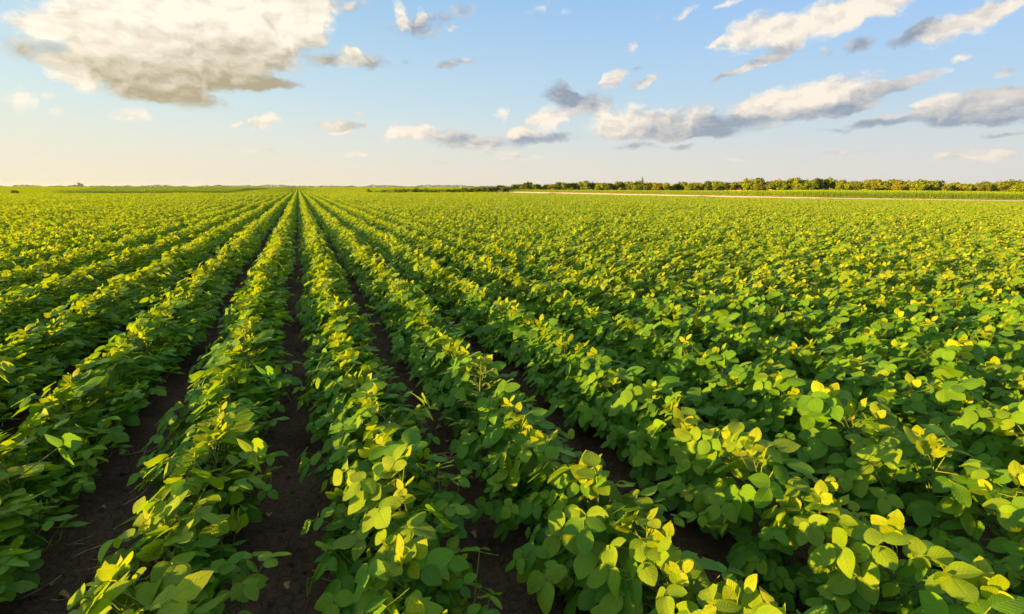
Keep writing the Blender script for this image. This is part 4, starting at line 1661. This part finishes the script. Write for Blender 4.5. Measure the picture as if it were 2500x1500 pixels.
def hut(xpx, back, wpx, ytop, wall, roof, rz, label):
    depth = float(np.interp(xpx, rx_, rd_)) + back
    x, y = ray_ground(xpx, depth)
    g = float(height(x, y))
    w = wpx * depth / 1250
    d = w * .8
    hr = z_for(ytop, x, y) - g
    hw_ = hr * .74
    o = root_at('farm_shed', x, y, g, -YAW + R(rz))
    part('wall', o, wall, lambda m: m.box((0, 0, hw_ / 2), (w, d, hw_)))
    part('roof', o, roof, lambda m: gable(m, w, d, hw_ + .003, hr, .1))
    part('door', o, M_WOOD, lambda m: m.box((w * .22, -d / 2 - .02, hw_ * .42), (w * .16, .08, hw_ * .84)))
    part('window', o, M_DARKGLASS, lambda m: m.box((-w * .2, -d / 2 - .02, hw_ * .58), (w * .18, .08, hw_ * .3)))
    return tag(o, label, 'shed', 'sheds under the trees')


hut(1789, 24, 9, 464.2, M_TERRA, M_TERRA, -20, 'small orange shed under the trees, leftmost of the sheds')
hut(1804, 24, 9, 463.8, M_TERRA, M_TERRA, -25, 'small orange shed under the trees, right next to its twin')
hut(1832, 24, 5, 464.6, M_TERRA, M_ROOF, -30, 'orange brick shed with grey roof under a spreading tree')
hut(1882, 24, 5, 462.6, M_WHITEWALL, M_ROOF, -30, 'narrow white shed in the shade of a broad tree')
hut(1918, 24, 18, 465.2, M_WHITEWALL, M_TERRA, -32, 'long low pale shed with reddish roof behind the maize')
hut(1940, 24, 9, 464.6, M_WHITEWALL, M_TERRA, -34, 'small cream shed right of the long low shed')

# ------------------------------------------------------------------ small things in the foreground
def soil_z(x, y):
    return float(height(x, y)) + float(soil_relief(np.array([x]), np.array([y]))[0])


# a tall weed with narrow leaves standing in the second row right of the furrow
M_WEED = leaf_material('weed_leaf', (0.15, 0.27, 0.04), (0.22, 0.33, 0.05), (0.40, 0.44, 0.06), .4)
weed = root_at('weed', WEED_X, WEED_Y, float(height(WEED_X, WEED_Y)), .3)
weed.scale = (1.12, 1.12, 1.0)
tag(weed, 'tall pale weed with small narrow leaves among the soybeans', 'weed')
r = random.Random(5)
wst = MB()
stem_pts = [(0, 0, -.01), (.01, .01, .22), (.0, .02, .42), (.01, .02, .60)]
wst.tube(stem_pts, [.005, .0045, .0035, .0015], 6)
wleaf = MB()
wleaf.add(*leaflet_grid(.048, .020, .25, .18, .02, [0, .12, .32, .55, .8, 1.0], 3, 9)[:2], leaflet_grid(.048, .020, .25, .18, .02, [0, .12, .32, .55, .8, 1.0], 3, 9)[2], (.5, .35, 0, 1))
WLEAF = [wleaf.mesh('leaf', M_WEED)]
w2 = MB()
w2.add(*leaflet_grid(.036, .016, .3, -.05, .02, [0, .12, .32, .55, .8, 1.0], 3, 10)[:2], leaflet_grid(.036, .016, .3, -.05, .02, [0, .12, .32, .55, .8, 1.0], 3, 10)[2], (.2, .9, 0, 1))
WLEAF.append(w2.mesh('leaf', M_WEED))
place = []
for i in range(22):
    t = .18 + .80 * i / 21
    z = .60 * t
    a = i * 2.4
    L = (.17 * (1 - t) + .035) * r.uniform(.8, 1.15)
    p0 = Vector((.01, .015, z))
    p2 = p0 + Vector((math.cos(a) * L, math.sin(a) * L, L * .55))
    p1 = p0.lerp(p2, .5) + Vector((0, 0, L * .06))
    wst.tube([tuple(p0), tuple(p1), tuple(p2)], [.0022, .0016, .0008], 4, cap=False)
    nl = max(4, int(L / .016))
    for q in range(nl):
        f = (q + 1) / nl
        c = p0.lerp(p2, f)
        aa = a + (1 if q % 2 else -1) * r.uniform(.5, 1.2) * (1 - .6 * f)
        d = Vector((math.cos(aa), math.sin(aa), r.uniform(-.1, .7)))
        place.append((c, d, 1 if t > .6 else 0, r.uniform(.7, 1.25)))
add_obj('stem', wst.mesh('stem', M_STEM, attrs=False), weed)
for c, d, kd, sc in place:
    add_obj('leaf', WLEAF[kd], weed, Matrix.Translation(c) @ rot_to(d, Vector((r.uniform(-.4, .4), r.uniform(-.4, .4), 1))) @ Matrix.Scale(sc, 4))

# dry remains on the soil
def on_soil(xpx, ypx):
    P_ = hit(xpx, ypx, flat)
    return float(P_[0]), float(P_[1])


x, y = on_soil(1088, 1118)
tangle = root_at('dry_root_tangle', x, y, soil_z(x, y), .2)
r = random.Random(11)
for q in range(16):
    m = MB()
    a = r.random() * 6.28
    pts = []
    p = Vector((r.gauss(0, .015), r.gauss(0, .015), .012))
    for j in range(7):
        pts.append(tuple(p))
        a += r.uniform(-.8, .8)
        p = p + Vector((math.cos(a) * .016, math.sin(a) * .016, r.uniform(-.006, .007)))
        p.z = max(.003, p.z)
    m.tube(pts, [.0022, .0022, .002, .0018, .0015, .0012, .0006], 5)
    add_obj('root', m.mesh('root', M_DRY, attrs=False), tangle)
tag(tangle, 'tangle of dry brown roots on the soil right of the central rows', 'dry roots')

LITTER = []
stalk_m = []
for k in range(4):
    r = random.Random(200 + k)
    m = MB()
    p = Vector((0, 0, .006))
    a = 0
    pts = []
    for j in range(6):
        pts.append(tuple(p))
        a += r.uniform(-.35, .35)
        p = p + Vector((math.cos(a) * .035, math.sin(a) * .035, r.uniform(-.005, .008)))
        p.z = max(.004, p.z)
    m.tube(pts, [.0034, .0032, .003, .0026, .0022, .0014], 5)
    stalk_m.append(m.mesh('dry_stalk', M_DRY, attrs=False))
for i, (sx, sy) in enumerate(((205, 1330), (228, 1300), (215, 1365), (262, 1330), (180, 1395), (150, 1405), (250, 1395), (120, 1470), (360, 1105), (345, 1125), (395, 1085), (1105, 1105), (762, 1390), (1060, 1185), (860, 1010), (300, 1240))):
    x, y = on_soil(sx, sy)
    o = add_obj('dry_stalk', stalk_m[i % 4])
    o.matrix_basis = Matrix.Translation((x, y, soil_z(x, y) + .002)) @ Matrix.Rotation(random.random() * 6.28, 4, 'Z') @ Matrix.Scale(random.uniform(.5, 1.0), 4)
    LITTER.append((o, 'dry stalk', x, y))

dl = []
for k in range(3):
    v, f, uv = leaflet_grid(.05, .034, .9, .5, .10, [0, .10, .26, .45, .66, .85, 1.0], 5, 70 + k)
    m = MB()
    m.add(v, f, uv)
    dl.append(m.mesh('dry_leaf', M_DRY, attrs=False))
for i, (sx, sy) in enumerate(((1143, 1172), (1080, 1047), (1091, 1083), (260, 1250), (655, 1266), (735, 985), (255, 1450), (130, 1440), (785, 1102), (1110, 1000), (990, 1037), (410, 1085), (145, 1460), (1150, 1300), (700, 1420))):
    x, y = on_soil(sx, sy)
    o = add_obj('dry_leaf', dl[i % 3])
    o.matrix_basis = Matrix.Translation((x, y, soil_z(x, y) + .012)) @ Euler((random.uniform(-.3, .3), random.uniform(-.3, .3), random.random() * 6.28)).to_matrix().to_4x4() @ Matrix.Scale(random.uniform(.6, 1.0), 4)
    LITTER.append((o, 'curled dry leaf', x, y))

rank = {}
for o, what, x, y in sorted(LITTER, key=lambda q: q[3]):
    key = (what, furrow_phrase(x))
    rank[key] = rank.get(key, 0) + 1
    tag(o, '%s on the soil, %s from near end of %s' % (what, ordinal(rank[key]), key[1]), 'dry stalk' if what == 'dry stalk' else 'dry leaf', 'dry litter in the furrows')

# clods of soil
clod = []
for k in range(5):
    r = np.random.default_rng(60 + k)
    m = MB()
    V, Fc = [], []
    nu, nv = 7, 4
    for i in range(nv + 1):
        for j in range(nu):
            th, ph = math.pi * i / nv, 2 * math.pi * (j + .5 * (i % 2)) / nu
            q = r.uniform(.75, 1.15)
            V.append((q * math.sin(th) * math.cos(ph), q * math.sin(th) * math.sin(ph) * .85, q * math.cos(th) * .6))
    for i in range(nv):
        for j in range(nu):
            Fc.append((i * nu + j, (i + 1) * nu + j, (i + 1) * nu + (j + 1) % nu, i * nu + (j + 1) % nu))
    m.add(V, Fc)
    clod.append(m.mesh('clod_mesh', M_SOIL, smooth=False, attrs=False))
n = 7000
kx = rng.integers(-5, 7, n)
cxs = X0 + kx * ROW + rng.normal(0, .13, n)
cys = rng.uniform(.3, 1, n) ** 1.6 * 9.0
csz = .003 + .021 * rng.random(n) ** 3.5
cz_ = height(cxs, cys) + soil_relief(cxs, cys) - csz * .15
tag(instancer('soil_clods', clod, np.column_stack([cxs, cys, cz_]), rng.uniform(-3, 3, (n, 3)), np.repeat(csz[:, None], 3, 1), rng.integers(0, 5, n)), 'crumbly dark clods of earth scattered along the furrows', 'soil clods', kind='stuff')

# ------------------------------------------------------------------ evening air
HAZE = True
if HAZE:
    m, N = new_mat('evening_haze')
    pv = N.n('ShaderNodeVolumePrincipled')
    pv.inputs['Color'].default_value = rgb(.55, .75, 1.0)
    pv.inputs['Density'].default_value = 0.000035
    pv.inputs['Anisotropy'].default_value = 0.3
    out = N.n('ShaderNodeOutputMaterial')
    N.put(out.inputs['Volume'], pv.outputs[0])
    b = MB()
    b.box((0, 4000, 15.0), (15500, 11000, 44.0))
    hz = add_obj('haze', b.mesh('haze', m, smooth=False, attrs=False))
    tag(hz, 'thin evening haze lying over the fields and the far skyline', 'haze', kind='stuff')
